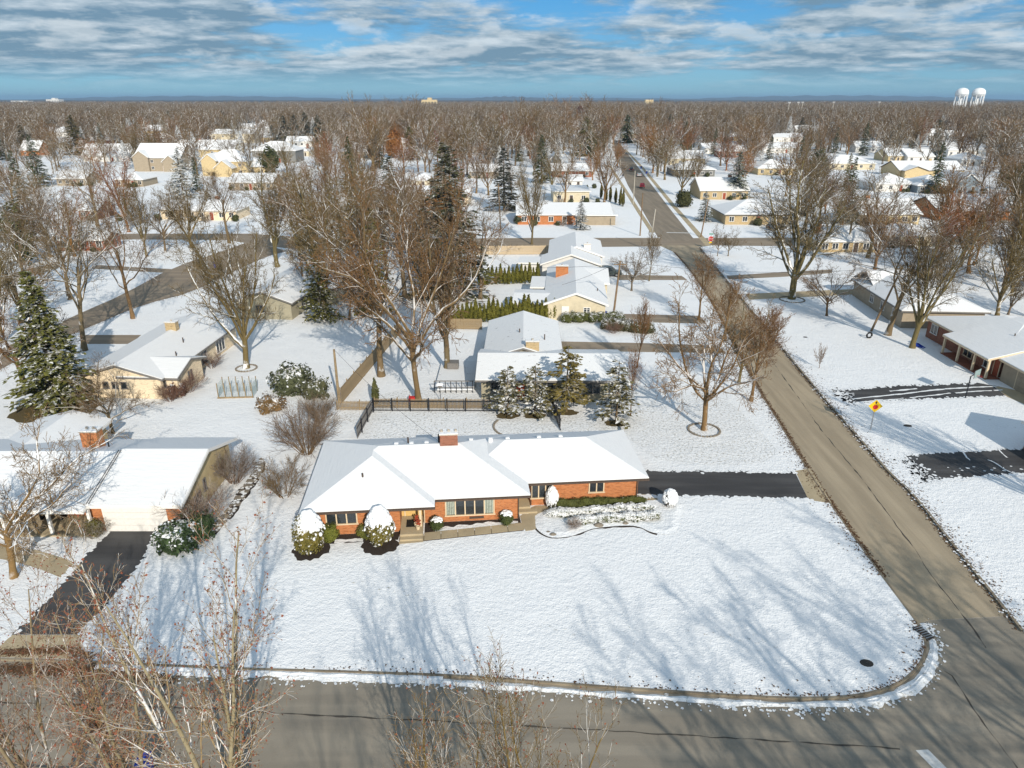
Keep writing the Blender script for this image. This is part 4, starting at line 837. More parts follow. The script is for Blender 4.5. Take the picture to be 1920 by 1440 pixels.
# evergreens
x, y = at(112, 762); ever('spruce', 0, x, y, 14.6, 'tall snowy spruce beside the cream brick house', col=(.15, .15, .035), snow=.36, wid=1.05); patch('bare_grass', x, y - .3, 4.4, 3.9, 'grass', .008, 3)
for k, (u, v, H, lab, kd) in enumerate(((952, 778, 6.2, 'snow-flecked pine, westernmost of four before the grey house', 0), (1003, 778, 6.4, 'snow-flecked pine, second of four before the grey house', 1), (1062, 772, 8.2, 'tallest yellowish pine of four before the grey house', 0), (1155, 792, 7.6, 'snowy pine standing apart near the grey house corner', 1))):
    x, y = at(u, v); ever('pine', kd, x, y, H * .88, lab, 'pines before the grey house', (.2, .155, .045) if k == 2 else (.15, .13, .05), .25 if k == 2 else .44, name='pine_tree', wid=1.3); patch('bare_grass', x, y - .2, 1.2, .8, 'grass', .008, k)
for u, v, H, lab, c, sn in ((850, 560, 24, 'tall dark spruce with snowy boughs in the dense grove', (.085, .085, .04), .33), (735, 420, 17, 'dark spruce behind the dense grove', (.075, .085, .04), .2), (945, 395, 18, 'dark snowy spruce west of the orange house', (.06, .06, .035), .3), (1088, 430, 7.5, 'blue-grey spruce before the orange house', (.1, .13, .11), .5),
        (1320, 415, 8, 'dark green snowy spruce beside the leaning wooden pole', (.04, .07, .04), .45), (1175, 268.5, 12, 'small dark conifer at the road bend', (.06, .08, .03), .1), (835, 430, 21, 'yellow-green spruce behind the dark grove spruce', (.14, .13, .035), .3), (555, 272, 20, 'dark pine in the clump west of the hill street, nearest', (.075, .085, .035), .32), (535, 268, 19, 'dark pine at the edge of the hill street clump', (.07, .085, .035), .32), (575, 262, 21, 'dark pine at the back of the hill street clump', (.08, .09, .035), .3), (600, 270, 20, 'olive pine at the eastern end of the hill street clump', (.12, .11, .03), .2), (515, 280, 15, 'smaller pine before the hill street clump', (.06, .08, .035), .36), (145, 290, 22, 'huge olive conifer among the white-roofed houses', (.14, .12, .03), .05), (48, 285, 16, 'olive conifer at the end of the white-roofed houses', (.12, .11, .03), .1), (320, 240, 18, 'golden conifer behind the tan gabled house', (.17, .15, .03), .1), (345, 242, 17, 'dark snowy conifer behind the tan gabled house', (.08, .09, .04), .38), (420, 236, 18, 'dark snowy conifer on the wooded slope', (.07, .09, .04), .4), (790, 240, 17, 'green conifer by the crimson tree', (.06, .1, .035), .15), (770, 300, 17, 'golden conifer beside the rust-orange tree', (.19, .16, .03), .05), (1500, 262, 17, 'black-green conifer in the eastern woods', (.05, .06, .03), .15), (1255, 260, 19, 'dark conifer by the eastern rooftops', (.07, .09, .035), .1), (345, 372, 16, 'layered cedar heavy with snow below the tan houses', (.1, .12, .05), .62), (1380, 372, 15, 'open pine with pale boughs by the cream ranch', (.1, .12, .05), .4), (1097, 292, 21, 'golden green spruce by the far end of the road', (.17, .16, .03), .05), (1175, 268, 20, 'dark green spruce where the far road bends', (.07, .12, .03), .05)):
    x, y = at(u, v, Z0); ever('midspruce', rnd.randrange(2), x, y, H, lab, col=c, snow=sn, z=Z0 if y > 160 else 0, wid=1.7 if y > 300 else 1.35)
# foundation shrubs of the brick house
YC = (.17, .14, .03)
p = in_main(.75, -.75); bush('yew', 0, p[0], p[1], (1.0, 1.0, 1.05), 'tall cone yew hooded with snow at the brick house corner', col=YC, snow=.6, cap='yew'); patch('bare_grass', p[0], p[1] - .2, 1.35, 1.25, 'mulch', .007, 5)
p = in_main(5.65, -.45); bush('yew', 1, p[0], p[1], (.96, .96, 1.02), 'tall cone yew hooded with snow beside the front step', col=YC, snow=.6, cap='yew'); patch('bare_grass', p[0], p[1] - .3, 1.35, 1.2, 'mulch', .007, 6)
p = in_main(1.95, .35); bush('round', 0, p[0], p[1], .68, 'rounded bright green shrub beside the corner yew', col=(.16, .17, .03), snow=.05)
p = in_main(4.5, .3); bush('round', 1, p[0], p[1], .6, 'small green shrub with snow behind the step yew', col=(.15, .15, .03), snow=.35)
p = in_main(9.75, 1.0); bush('round', 2, p[0], p[1], .52, 'clipped boxwood ball nearest the front step under the picture window', col=(.08, .1, .03), snow=.2, cap='round', group='boxwood balls')
p = in_main(15.0, 1.35); bush('round', 0, p[0], p[1], .55, 'clipped boxwood ball by the brown downspout', col=(.08, .1, .03), snow=.2, cap='round', group='boxwood balls')
p = in_main(18.75, 3.3); bush('round', 1, p[0], p[1], (.5, .5, .95), 'egg-shaped shrub wrapped in snow by the second entry', col=(.1, .1, .05), snow=.6, cap='egg')
p = in_main(28.1, 2.75); bush('round', 2, p[0], p[1], (.58, .58, .75), 'round snow-covered shrub at the edge of the driveway', col=(.12, .08, .04), snow=.6, cap='egg')
hk = 0
for row, (y0, x0, x1, s_, lab, sn) in enumerate(((3.1, 19.6, 25.6, .43, 'clipped green hedge shrub against the brick wall', .16), (2.05, 18.9, 25.9, .5, 'snow-topped shrub in the middle hedge row', 1.0), (.95, 20.2, 26.2, .5, 'snow-topped shrub in the front hedge row', .95))):
    n = int((x1 - x0) / .62)
    for k in range(n + 1):
        p = in_main(x0 + (x1 - x0) * k / n, y0 + rnd.uniform(-.08, .08)); hk += 1
        bush('round', hk % 3, p[0], p[1], (s_ * rnd.uniform(1.2, 1.9), s_ * rnd.uniform(.75, 1.05), s_ * (rnd.uniform(.9, 1.05) if row == 0 else rnd.uniform(.55, .8))), lab, lab + ' row', (.1, .11, .03), sn - (.0 if row == 0 else .22), rot=R(5))
p = in_main(20.0, .2); o = tree('shrub', 0, p[0], p[1], .8, 'brown dead perennial clump in the flower bed', name='dry_perennial', cat='plant', col=(1.3, .9, .6), snow=1, wid=1.6)
# bushes round about
for kind, k, u, v, s_, lab, col in (('bush', 0, 576, 850, 5.0, 'large brown bare bush at the back corner of the brick house', (1.0, .8, .62)), ('shrub', 1, 533, 930, 3.4, 'medium bare bush on the lawn west of the brick house', (1.05, .85, .55)), ('bush', 1, 441, 905, 3.6, 'snow-flecked purple-brown bush against the beige gable', (.85, .7, .62)),
        ('bush', 0, 380, 985, 3.7, 'snow-flecked brown bush at the garage corner', (1.0, .8, .6)), ('shrub', 0, 178, 1008, 2.0, 'snowy leafless shrub beside the garage brick', (.9, .8, .5)), ('shrub', 0, 320, 752, 2.4, 'reddish bush below the cream house windows', (1.0, .6, .5)), ('shrub', 1, 355, 735, 2.6, 'rounded purple-red bush at the cream house corner', (.95, .55, .5)),
        ('shrub', 1, 398, 690, 2.2, 'snowy bush at the gable of the cream house', (.9, .6, .55)), ('bush', 0, 600, 790, 3.0, 'loose bare bush beside the slanting board fence', (.9, .75, .6)), ('shrub', 0, 1150, 625, 2.0, 'bare red-stemmed shrub near the blue bin', (1, .7, .7)), ('shrub', 1, 1075, 988, .8, 'small dry shrub in the snowy flower bed', (1.2, .8, .5))):
    x, y = at(u, v); tree(kind, k, x, y, s_, lab, col=col, snow=.35 if 'snow' in lab else .12, cat='shrub', wid=1.2)
x, y = at(335, 1022); bush('wide', 0, x, y, (1.15, 1.0, 1.25), 'dark green snowy shrub beside the garage door and driveway', col=(.05, .08, .03), snow=.5)
x, y = at(372, 1005); bush('wide', 1, x, y, (.8, .8, 1.2), 'dark evergreen behind the snowy garage shrub', col=(.05, .08, .03), snow=.15)
x, y = at(180, 1003); bush('round', 1, x, y, (.6, .6, .7), 'small green shrub at the foot of the garage brick', col=(.13, .12, .03), snow=.3)
x, y = at(545, 733); bush('wide', 0, x, y, (1.6, 1.5, 1.9), 'broad snowy magnolia-like evergreen in the back yard', col=(.09, .1, .05), snow=.5)
x, y = at(590, 745); bush('wide', 1, x, y, (1.0, 1.0, 1.4), 'looser snowy evergreen beside the broad one', col=(.1, .1, .05), snow=.45)
x, y = at(508, 768); bush('wide', 1, x, y, (1.1, .9, .9), 'rusty brown mound shrub dusted with snow', col=(.2, .12, .05), snow=.48)
x, y = at(705, 757); bush('arbor', 0, x, y, (.9, .9, .8), 'small green arborvitae at the fence corner', col=(.12, .12, .04), snow=.3)
x, y = at(335, 742); bush('wide', 0, x, y, (.7, .7, 1.1), 'snow-dusted burgundy shrub under the cream house corner', col=(.14, .07, .05), snow=.55)
# arborvitae rows
for i, (a, b, n, hh, lab) in enumerate((((843, 606), (1040, 600), 25, 3.2, 'arborvitae in the long hedge row behind the grey house'), ((900, 534), (1008, 530), 15, 3.0, 'arborvitae in the second hedge row by the white annex'))):
    for k in range(n):
        u, v = a[0] + (b[0] - a[0]) * k / (n - 1), a[1] + (b[1] - a[1]) * k / (n - 1); x, y = at(u, v)
        f = rnd.uniform(.82, 1.2) * hh / 3.5; bush('arbor', k % 3, x, y + rnd.uniform(-.3, .3), (f * 1.05, f * 1.05, f), lab, lab.split(' in the ')[1], (.16, .15, .025), .12, name='arborvitae', cat='hedge tree')
for k, u in enumerate((1127, 1136, 1144, 1154, 1163, 1168)):
    x, y = at(u, 372 + k * 3, Z0); f = 1.15; bush('arbor', k % 3, x, y, (f, f, f * rnd.uniform(1, 1.4)), 'slim arborvitae in the row along the far sidewalk', 'arborvitae along the far sidewalk', (.14, .12, .03), .0, name='arborvitae', cat='hedge tree', z=Z0)
for k in range(9):
    x, y = at(1062 + k * 12.5, 604 - (k % 2) * 2); bush('round', k % 3, x, y, (.95, .8, .8), 'snowy hedge shrub under the cream gable wall', 'hedge under the cream gable', (.1, .11, .03), .5)
for k in range(11):
    x, y = at(1136 + k * 8, 616 + k * .9); bush('round', k % 3, x, y, (.9, .9, .85), 'snow-dusted shrub in the island bed by the drive', 'island bed shrubs', (.1, .09, .04), .5)
x, y = at(1281, 388, Z0); bush('round', 0, x, y, (2.6, 2.6, 2.7), 'big round dark green shrub by the far sidewalk', col=(.07, .07, .025), snow=0)
x, y = at(973, 420, Z0); bush('round', 1, x, y, (1.5, 1.5, 1.3), 'snow-topped round shrub at the orange house end', col=(.06, .07, .03), snow=.4)
stone_ring(*at(1320, 807), 1.5, 'ring of dark stones round the maple on the side lawn'); stone_ring(*at(1485, 562), 1.9, 'ring of dark stones round the huge vase-shaped maple'); stone_ring(*at(462, 691), 1.2, 'ring of stones round the mossy maple')
stone_ring(*at(975, 800), 2.6, 'curved line of dark stones round the back yard bed', 2.6, 5.0)

# ------------------------------------------------------------------ fences, cages, poles, signs, cars
def board_mesh(w, t, h, mat): mb = MB(); mb.box(-w / 2, w / 2, -t / 2, t / 2, 0, h); return mb.mesh('board', mat)
def fence(name, pts, label, h, step, bw, mat, postmat=None, pname='board', rails=(.25, .8), post_every=2.4, bt=.03, lift=.05):
    t = thing(name, label, 'fence', (*pts[0], 0)); bm = board_mesh(bw, bt, h, mat); pm = board_mesh(.1, .1, h + lift + .12, postmat or mat); pm.name = 'post'
    for a, b in zip(pts, pts[1:]):
        L = math.dist(a, b); ang = math.atan2(b[1] - a[1], b[0] - a[0]); n = int(L / step)
        def P(q, off=0): return (a[0] - pts[0][0] + math.cos(ang) * q - math.sin(ang) * off, a[1] - pts[0][1] + math.sin(ang) * q + math.cos(ang) * off)
        for k in range(n): x, y = P((k + .5) * step, -.05); o = ob(pname, bm, t, (x, y, lift + rnd.uniform(-.02, .02)), ang)
        for k in range(int(L / post_every) + 1): x, y = P(min(k * post_every, L), .06); ob('post', pm, t, (x, y, 0), ang)
        for r_ in rails:
            mb = MB(); c, s_ = math.cos(ang), math.sin(ang); x0, y0 = P(0); q = [(x0 + s_ * .035, y0 - c * .035), (x0 - s_ * .01, y0 + c * .01)]; e = [(x + c * L, y + s_ * L) for x, y in q]
            mb.prism([q[0], e[0], e[1], q[1]], h * r_, h * r_ + .07); mb.build('rail', postmat or mat, t)
    return t
fence('board_fence', [at(640, 757), at(714, 668), at(752, 622)], 'weathered board fence slanting back from the bare bush', 1.75, .15, .14, 'wood')
fence('picket_fence', [at(632, 769), at(699, 769)], 'low weathered picket fence between board fence and black fence', 1.0, .14, .09, 'wood')
fence('picket_fence', [at(703, 765), at(932, 766.5)], 'long weathered picket fence behind the black metal fence', 1.05, .14, .095, 'wood')
fence('metal_fence', [at(701, 771), at(935, 772), at(1036, 770), at(1052, 809)], 'black metal picket fence along the back of the brick house yard', 1.3, .14, .02, 'black_metal', None, 'picket', (.08, .88), 1.9, .02)
fence('wire_fence', [at(699, 773), at(671, 824)], 'dark slatted fence running down to the brick house roof', 1.35, .11, .085, 'grey_trim', 'black_metal', 'slat')
fence('board_fence', [at(892, 478), at(1033, 477)], 'pale new board fence along the cross street', 1.8, .2, .19, 'pale_wood')
fence('board_fence', [at(838, 617), at(905, 618)], 'short brown board fence behind the grey house yard', 1.5, .16, .15, 'wood')
# garden cage
gx, gy = at(410, 747); gl = thing('garden_cage', 'small open garden cage of wooden posts and greenish mesh', 'garden cage', (gx, gy, 0), R(4))
pm = MB(); pm.box(-.04, .04, -.04, .04, 0, 1.75); pm = pm.mesh('post', 'wood')
for y in (0, 1.9):
    for k in range(6): ob('post', pm, gl, (k * .72, y, 0))
for y0, y1, x0, x1 in ((.05, .06, 0, 3.6), (1.84, 1.85, 0, 3.6), (0, 1.9, -.05, -.06), (0, 1.9, 3.65, 3.66)):
    mb = MB(); n = 16
    for k in range(n + 1):
        if abs(y1 - y0) < .1: x = x0 + (x1 - x0) * k / n; mb.box(x - .006, x + .006, y0, y1, .1, 1.5)
        else: y = y0 + (y1 - y0) * k / n; mb.box(min(x0, x1), max(x0, x1), y - .006, y + .006, .1, 1.5)
    for k in range(10):
        z = .1 + k * .155; mb.box(min(x0, x1) - .001, max(x0, x1) + .001, min(y0, y1) - .001, max(y0, y1) + .001, z - .006, z + .006)
    o = mb.build('mesh_panel', 'greenhouse_glass', gl); o['kind'] = 'stuff'
mb = MB(); mb.box(-.1, 3.7, -.1, .02, 0, .16); mb.build('base_board', 'wood', gl)
# poles and wires
poles = {}
def pole(key, u, v, tv, label, mat='pole_wood', lean=0, arms=1, z=0, tu=None):
    x, y = at(u, v, z); zc = y * math.cos(PITCH) + (CAMH - z) * math.sin(PITCH)
    # height from where the top shows
    yy = (720 - tv) / FPX; hh = CAMH + y * (-math.sin(PITCH) + yy * math.cos(PITCH)) / (math.cos(PITCH) + yy * math.sin(PITCH)) - z
    t = thing('utility_pole', label, 'utility pole', (x, y, z)); mb = MB(); mb.tube([(0, 0, -.1), (lean * .5, 0, hh * .5), (lean, 0, hh)], [.16, .14, .11], 8); mb.build('shaft', mat, t)
    for k in range(arms): mb = MB(); mb.box(lean - .9, lean + .9, -.06, .06, hh - .6 - k * .8, hh - .48 - k * .8); mb.build('crossarm', mat, t)
    if arms:
        for q in (-.8, 0, .8): mb = MB(); mb.lathe([(.01, hh - .3), (.05, hh - .32), (.05, hh - .47)], 6, 0, lean + q, 0); mb.build('insulator', 'steel', t)
    poles[key] = (x + lean, y, z + hh); return t
pole('a', 1149, 600, 489, 'utility pole beside the blue bin and cream gable', lean=.6)
pole('b', 636, 755, 655, 'wooden post standing where the board fence meets the pickets', 'wood', arms=0)
pole('c', 939, 437, 345, 'thin pole west of the orange house', z=Z0, lean=-.5)
pole('d', 1218, 470, 392, 'pale concrete pole at the intersection corner', 'pole_concrete', arms=0, lean=.6)
pole('e', 1200, 442, 362, 'thin reddish wooden pole on the orange house lawn', z=Z0, arms=0)
pole('f', 1314, 444, 374, 'leaning reddish wooden pole beside the stop sign', z=Z0, lean=.9, arms=0)
pole('g', 1187, 383, 320, 'pale slender lamp pole along the far sidewalk', 'pole_concrete', z=Z0, arms=0)
pole('h', 1162, 325, 299, 'pale lamp pole farther along the road', 'pole_concrete', z=Z0, arms=0)
pole('i', 1633, 621, 497, 'leaning brown pole between the two big maples and the small tree', lean=2.6)
pole('j', 1545, 455, 420, 'distant wooden pole by the lane across the side road', z=Z0)
def wire(label, pts, sag=.8, r=.022):
    mb = MB()
    for a, b in zip(pts, pts[1:]):
        q = []
        for k in range(13): t = k / 12; q.append((a[0] + (b[0] - a[0]) * t, a[1] + (b[1] - a[1]) * t, a[2] + (b[2] - a[2]) * t - sag * 4 * t * (1 - t)))
        mb.tube(q, r, 3, cap=False)
    tag(mb.build('power_line', 'black_metal'), label, 'power line')
A_, I_ = poles['a'], poles['i']
wire('thin power line crossing the road from the bin pole to the leaning pole', [A_, (I_[0], I_[1], I_[2] - .2)], 1.2)
wire('thin power line passing before the cream gable from the bin pole', [(-26, 101, 9.5), (A_[0], A_[1], A_[2] - .5)], 1.2)
wire('service line dropping from the bin pole to the cream house roof', [A_, (7.5, 104, 4.2)], .3)
wire('power line strung over the leaning pole to the far lane', [(I_[0], I_[1], I_[2]), (95, 100, 10)], 1)
wire('service line from the wooden post to the brick house chimney', [poles['b'], in_main(10.2, 6.5, 4.4)], .5, .014)
# signs
x, y = at(1632, 806); t = thing('warning_sign', 'yellow diamond stop-ahead sign with red octagon on a steel post', 'road sign', (x, y, 0), R(-6))
mb = MB(); mb.box(-.04, .04, -.03, .03, -.1, 2.9); mb.build('post', 'steel', t)
def ngon(r, n, rot=0): return [(r * math.cos(rot + 6.28318 * k / n), r * math.sin(rot + 6.28318 * k / n)) for k in range(n)]
def plate(name, pts, y0, y1, zc, mat, parent, xo=0):
    mb = MB(); n = len(pts); mb.poly([(p[0] + xo, y0, p[1] + zc) for p in pts]); mb.poly([(p[0] + xo, y1, p[1] + zc) for p in pts[::-1]])
    for k in range(n): a, b = pts[k], pts[(k + 1) % n]; mb.poly([(b[0] + xo, y0, b[1] + zc), (a[0] + xo, y0, a[1] + zc), (a[0] + xo, y1, a[1] + zc), (b[0] + xo, y1, b[1] + zc)])
    return mb.build(name, mat, parent)
plate('diamond_plate', ngon(.66, 4, 0), -.06, -.035, 2.55, 'sign_yellow', t); plate('octagon', ngon(.25, 8, R(22.5)), -.075, -.061, 2.45, 'sign_red', t)
plate('arrow', [(-.05, -.1), (.05, -.1), (.05, .06), (.13, .06), (0, .22), (-.13, .06), (-.05, .06)], -.075, -.061, 2.86, 'black_metal', t)
x, y = at(1331, 466); t = thing('stop_sign', 'red octagon stop sign with green street name blade at the intersection', 'road sign', (x, y, 0), R(-5))
mb = MB(); mb.box(-.035, .035, -.03, .03, -.1, 3.2); mb.build('post', 'steel', t)
plate('octagon_rim', ngon(.62, 8, R(22.5)), -.055, -.035, 2.1, 'sign_white', t); plate('octagon', ngon(.56, 8, R(22.5)), -.068, -.056, 2.1, 'sign_red', t)
def text(s_, size, parent, loc, mat):
    cu = bpy.data.curves.new('lettering', 'FONT'); cu.body = s_; cu.size = size; cu.align_x = 'CENTER'; cu.align_y = 'CENTER'; cu.extrude = .004; cu.materials.append(M[mat])
    q = bpy.data.objects.new('lettering', cu); C.objects.link(q); dg = bpy.context.evaluated_depsgraph_get(); me = bpy.data.meshes.new_from_object(q.evaluated_get(dg)); bpy.data.objects.remove(q)
    if not me.materials: me.materials.append(M[mat])
    o = ob('lettering', me, parent, loc); o.rotation_euler = (R(90), 0, 0); return o
text('STOP', .42, t, (0, -.075, 2.1), 'sign_white')
mb = MB(); mb.box(-.45, .45, -.015, .015, 3.0, 3.22); mb.build('name_blade', 'sign_green', t); plate('yellow_plaque', [(-.3, -.15), (.3, -.15), (.3, .15), (-.3, .15)], -.055, -.04, 1.3, 'sign_yellow', t)
# basketball hoop, tyre swing, sled, bird feeder
x, y = at(1810, 746); t = thing('basketball_hoop', 'basketball hoop with clear backboard on a thin pole by the driveway', 'basketball hoop', (x, y, 0), R(35))
mb = MB(); mb.tube([(0, 0, 0), (0, 0, 2.5), (0, -.5, 3.0)], .06, 7); mb.build('pole', 'black_metal', t)
mb = MB(); mb.box(-.65, .65, -.56, -.53, 2.55, 3.4); mb.build('backboard', 'greenhouse_glass', t)
for a in ((-.67, -.65), (.65, .67)): mb = MB(); mb.box(*a, -.57, -.52, 2.53, 3.42); mb.build('frame', 'steel', t)
mb = MB(); mb.tube([(.23 * math.cos(a * .5236), -.82 + .23 * math.sin(a * .5236), 2.75) for a in range(13)], .015, 5, cap=False); mb.build('rim', 'red_plastic', t)
x, y = at(1629, 634); t = thing('tyre_swing', 'round tyre ring propped upright in the snow under the maple', 'tyre', (x, y, .42), R(8))
mb = MB(); mb.tube([(.36 * math.cos(a * .393), 0, .36 * math.sin(a * .393)) for a in range(17)], .12, 8, cap=False); mb.build('tyre', 'rubber', t, True)
x, y = at(1722, 650); mb = MB(); mb.prism([(-.3, -.7), (.3, -.7), (.34, .5), (.15, .8), (-.15, .8), (-.34, .5)], .02, .14); mb.box(-.32, -.26, -.6, .4, .141, .26); mb.box(.26, .32, -.6, .4, .141, .26); mb.box(-.3, .3, -.7, -.62, .141, .3)
o = mb.build('snow_sled', 'blue_plastic'); o.location = (x, y, .02); o.rotation_euler = (R(20), 0, R(40)); tag(o, 'blue plastic sled lying at the foot of the maple', 'sled')
x, y = at(775, 752); mb = MB(); mb.prism([(-.4, -.25), (.4, -.25), (.5, 0), (.4, .25), (-.4, .25)], .1, .5); mb.box(-.42, -.36, -.3, .3, 0, .6); mb.box(.36, .42, -.3, .3, 0, .6); o = mb.build('toy_cart', 'red_plastic'); o.location = (x, y, 0); tag(o, 'small red toy cart at the foot of the twin-limbed tree', 'toy')
x, y = at(826, 752); t = thing('bird_feeder', 'roofed bird feeder on a post behind the picket fence', 'bird feeder', (x, y, 0)); mb = MB(); mb.box(-.03, .03, -.03, .03, 0, 1.6); mb.build('post', 'black_metal', t)
mb = MB(); mb.box(-.2, .2, -.15, .15, 1.6, 1.85); mb.build('box', 'grey_trim', t); mb = MB(); mb.poly([(-.32, -.25, 1.85), (.32, -.25, 1.85), (.32, 0, 2.05), (-.32, 0, 2.05)]); mb.poly([(.32, .25, 1.85), (-.32, .25, 1.85), (-.32, 0, 2.05), (.32, 0, 2.05)]); mb.build('roof', 'clean_snow', t)
# bins
def bin_(x, y, label, mat, z=0, rz=0, group=None):
    t = thing('wheelie_bin', label, 'bin', (x, y, z), rz, group); mb = MB(); mb.prism([(-.27, -.3), (.27, -.3), (.27, .3), (-.27, .3)], .1, .95); mb.box(-.3, .3, -.33, .33, .951, .99); mb.build('body', mat, t)
    mb = MB(); mb.box(-.31, .31, -.36, .34, .992, 1.06); mb.build('lid', mat, t)
    for q in (-.25, .25): mb = MB(); mb.tube([(q - .03, .3, .12), (q + .03, .3, .12)], .12, 8); mb.build('wheel', 'rubber', t)
    mb = MB(); mb.tube([(-.22, .4, .97), (.22, .4, .97)], .02, 5); mb.build('handle', mat, t)
bin_(-17.45, 24.55, 'bright blue bin on the near verge below the birch', 'blue_plastic', 0, .2); bin_(-18.6, 24.2, 'dark bin standing next to the bright blue verge bin', 'dark_plastic', 0, -.1)
for u, v, lab, mt in ((1133, 597, 'blue bin against the cream gabled house', 'blue_plastic'), (405, 502, 'blue bin at the curving road', 'blue_plastic'), (1202, 316, 'blue bin farther along the far kerb', 'blue_plastic'), (1212, 326, 'blue bin nearer of two on the far kerb', 'blue_plastic'), (1168, 331, 'dark bin on the far sidewalk edge', 'dark_plastic'), (1158, 315, 'dark bin by the far lamp pole', 'dark_plastic'), (1155, 265, 'blue bin at the road bend', 'blue_plastic')):
    x, y = at(u, v, 0 if v > 470 else Z0); bin_(x, y, lab, mt, 0 if v > 470 else Z0)
# cars
def car(x, y, rz, label, mat, z, suv=True, snow=False):
    t = thing('parked_car', label, 'car', (x, y, z), rz); Hh = 1.72 if suv else 1.45
    prof = [(-2.3, .35), (2.3, .35), (2.32, .7), (2.2, .92), (1.25, 1.02), (.55, Hh - .1), (.3, Hh), (-1.7, Hh), (-2.15, Hh - .5), (-2.28, .95)] if suv else [(-2.3, .35), (2.3, .35), (2.32, .65), (2.15, .85), (1.1, .95), (.35, Hh - .06), (-.9, Hh), (-1.6, 1.02), (-2.25, .98)]
    mb = MB(); n = len(prof)
    def wd(z): return .9 if z < 1.0 else .9 - (z - 1.0) * .3
    L_ = [(p[0], -wd(p[1]), p[1]) for p in prof]; Rr = [(p[0], wd(p[1]), p[1]) for p in prof]; mb.poly(L_[::1]); mb.poly(Rr[::-1])
    for k in range(n): a, b = k, (k + 1) % n; mb.poly([L_[b], L_[a], Rr[a], Rr[b]])
    mb.build('body', mat, t)
    gz0, gz1 = 1.04, Hh - .1
    for s_ in (-1, 1):
        for x0, x1 in ((-1.75, -.75), (-.65, .35)):
            mb = MB(); q = [(x0, s_ * (wd(gz0) + .006), gz0), (x1 + (.35 if x1 > 0 else 0), s_ * (wd(gz0) + .006), gz0), (x1, s_ * (wd(gz1) + .006), gz1), (x0 + .1, s_ * (wd(gz1) + .006), gz1)]; mb.poly(q if s_ < 0 else q[::-1]); mb.build('window', 'glass', t)
        for xx in (-1.45, 1.4):
            mb = MB(); mb.tube([(xx, s_ * .72, .34), (xx, s_ * .93, .34)], .34, 14); wl = mb.build('wheel', 'rubber', t); mb = MB(); mb.tube([(xx, s_ * .931, .34), (xx, s_ * .94, .34)], .2, 10); mb.build('rim', 'steel', wl)
        mb = MB(); mb.box(2.3, 2.335, s_ * .65 - .18, s_ * .65 + .18, .62, .78); mb.build('headlight', 'lamp_glass', t); mb = MB(); mb.box(-2.31, -2.27, s_ * .72 - .12, s_ * .72 + .12, .75, .95); mb.build('tail_light', 'sign_red', t)
    (xa, za), (xb, zb) = (prof[4], prof[5]); mb = MB(); mb.poly([(xa - .05, -.78, za + .06), (xa - .05, .78, za + .06), (xb + .04, .68, zb - .0), (xb + .04, -.68, zb - .0)]); mb.build('windscreen', 'glass', t)
    mb = MB(); mb.poly([(-2.245, -.7, 1.08), (-2.185, -.66, Hh - .5), (-2.185, .66, Hh - .5), (-2.245, .7, 1.08)][::-1]); mb.build('rear_window', 'glass', t)
    mb = MB(); mb.box(2.25, 2.38, -.86, .86, .36, .52); mb.box(-2.38, -2.25, -.86, .86, .36, .52); mb.build('bumper', 'grey_trim', t)
    return t
x, y = at(1141, 517); car(x, y, R(-6), 'dark green estate car parked in the drive beside the cream house', 'car_green', .02)
x, y = at(1184, 321, Z0); car(x, y, R(78), 'dark car parked on the far kerb, farthest of three', 'car_dark', ZR + .02)
x, y = at(1199, 331, Z0); car(x, y, R(78), 'silver and dark car parked between the dark and the red ones', 'car_silver', ZR + .02, False)
x, y = at(1204, 352, Z0); car(x, y, R(80), 'red car parked nearest along the far road', 'car_red', ZR + .02)
x, y = at(1440, 443, Z0); car(x + 5, y + 9, R(5), 'dark car parked by the brown hip-roofed ranch', 'car_dark', Z0)
# litter of leaves, snow banks, footprints
kb = [p for p in kerbA if p[0] > -21]
strip('snow_bank', offs(kb, -.5), -.2, .24, ZR + .01, 'dirty_snow', 'stuff', .3, (.13, .1), crown=.07, keep=.97)
strip('snow_bank', offs([p for p in kerbA if p[0] > 17.5 and p[1] < 32.6], -.6), -.2, .3, ZR + .012, 'dirty_snow', 'stuff', .35, (.3, .12), crown=.08)
strip('snow_bank', offs([p for p in kerbA if -24 < p[0] < -3], -.3), -.3, .34, ZR + .02, 'clean_snow', 'stuff', .22, (.16, .1), crown=.1)
def scatter(name, mat, fn, n, s0, s1, z, seed, up=0.0):
    rg = random.Random(seed); mb = MB()
    for _ in range(n):
        x, y = fn(rg); s_ = rg.uniform(s0, s1); a = rg.uniform(0, 6.28); b = rg.uniform(.5, 1)
        q = [(x + math.cos(a + k * 1.257) * s_ * rg.uniform(.7, 1.1) * (b if k % 2 else 1), y + math.sin(a + k * 1.257) * s_ * rg.uniform(.7, 1.1), z + rg.uniform(0, up)) for k in range(5)]; mb.poly(q)
    return tag(mb.build(name, mat), kind='stuff')
def along(pts, w):
    def f(rg): k = rg.randrange(len(pts) - 1); t = rg.random(); return (pts[k][0] + (pts[k + 1][0] - pts[k][0]) * t + rg.gauss(0, w), pts[k][1] + (pts[k + 1][1] - pts[k][1]) * t + rg.gauss(0, w))
    return f
eL = resample(edgeL, 1); eR = resample(edgeR, 1); kA = resample([p for p in kerbA if p[0] > -26], 1)
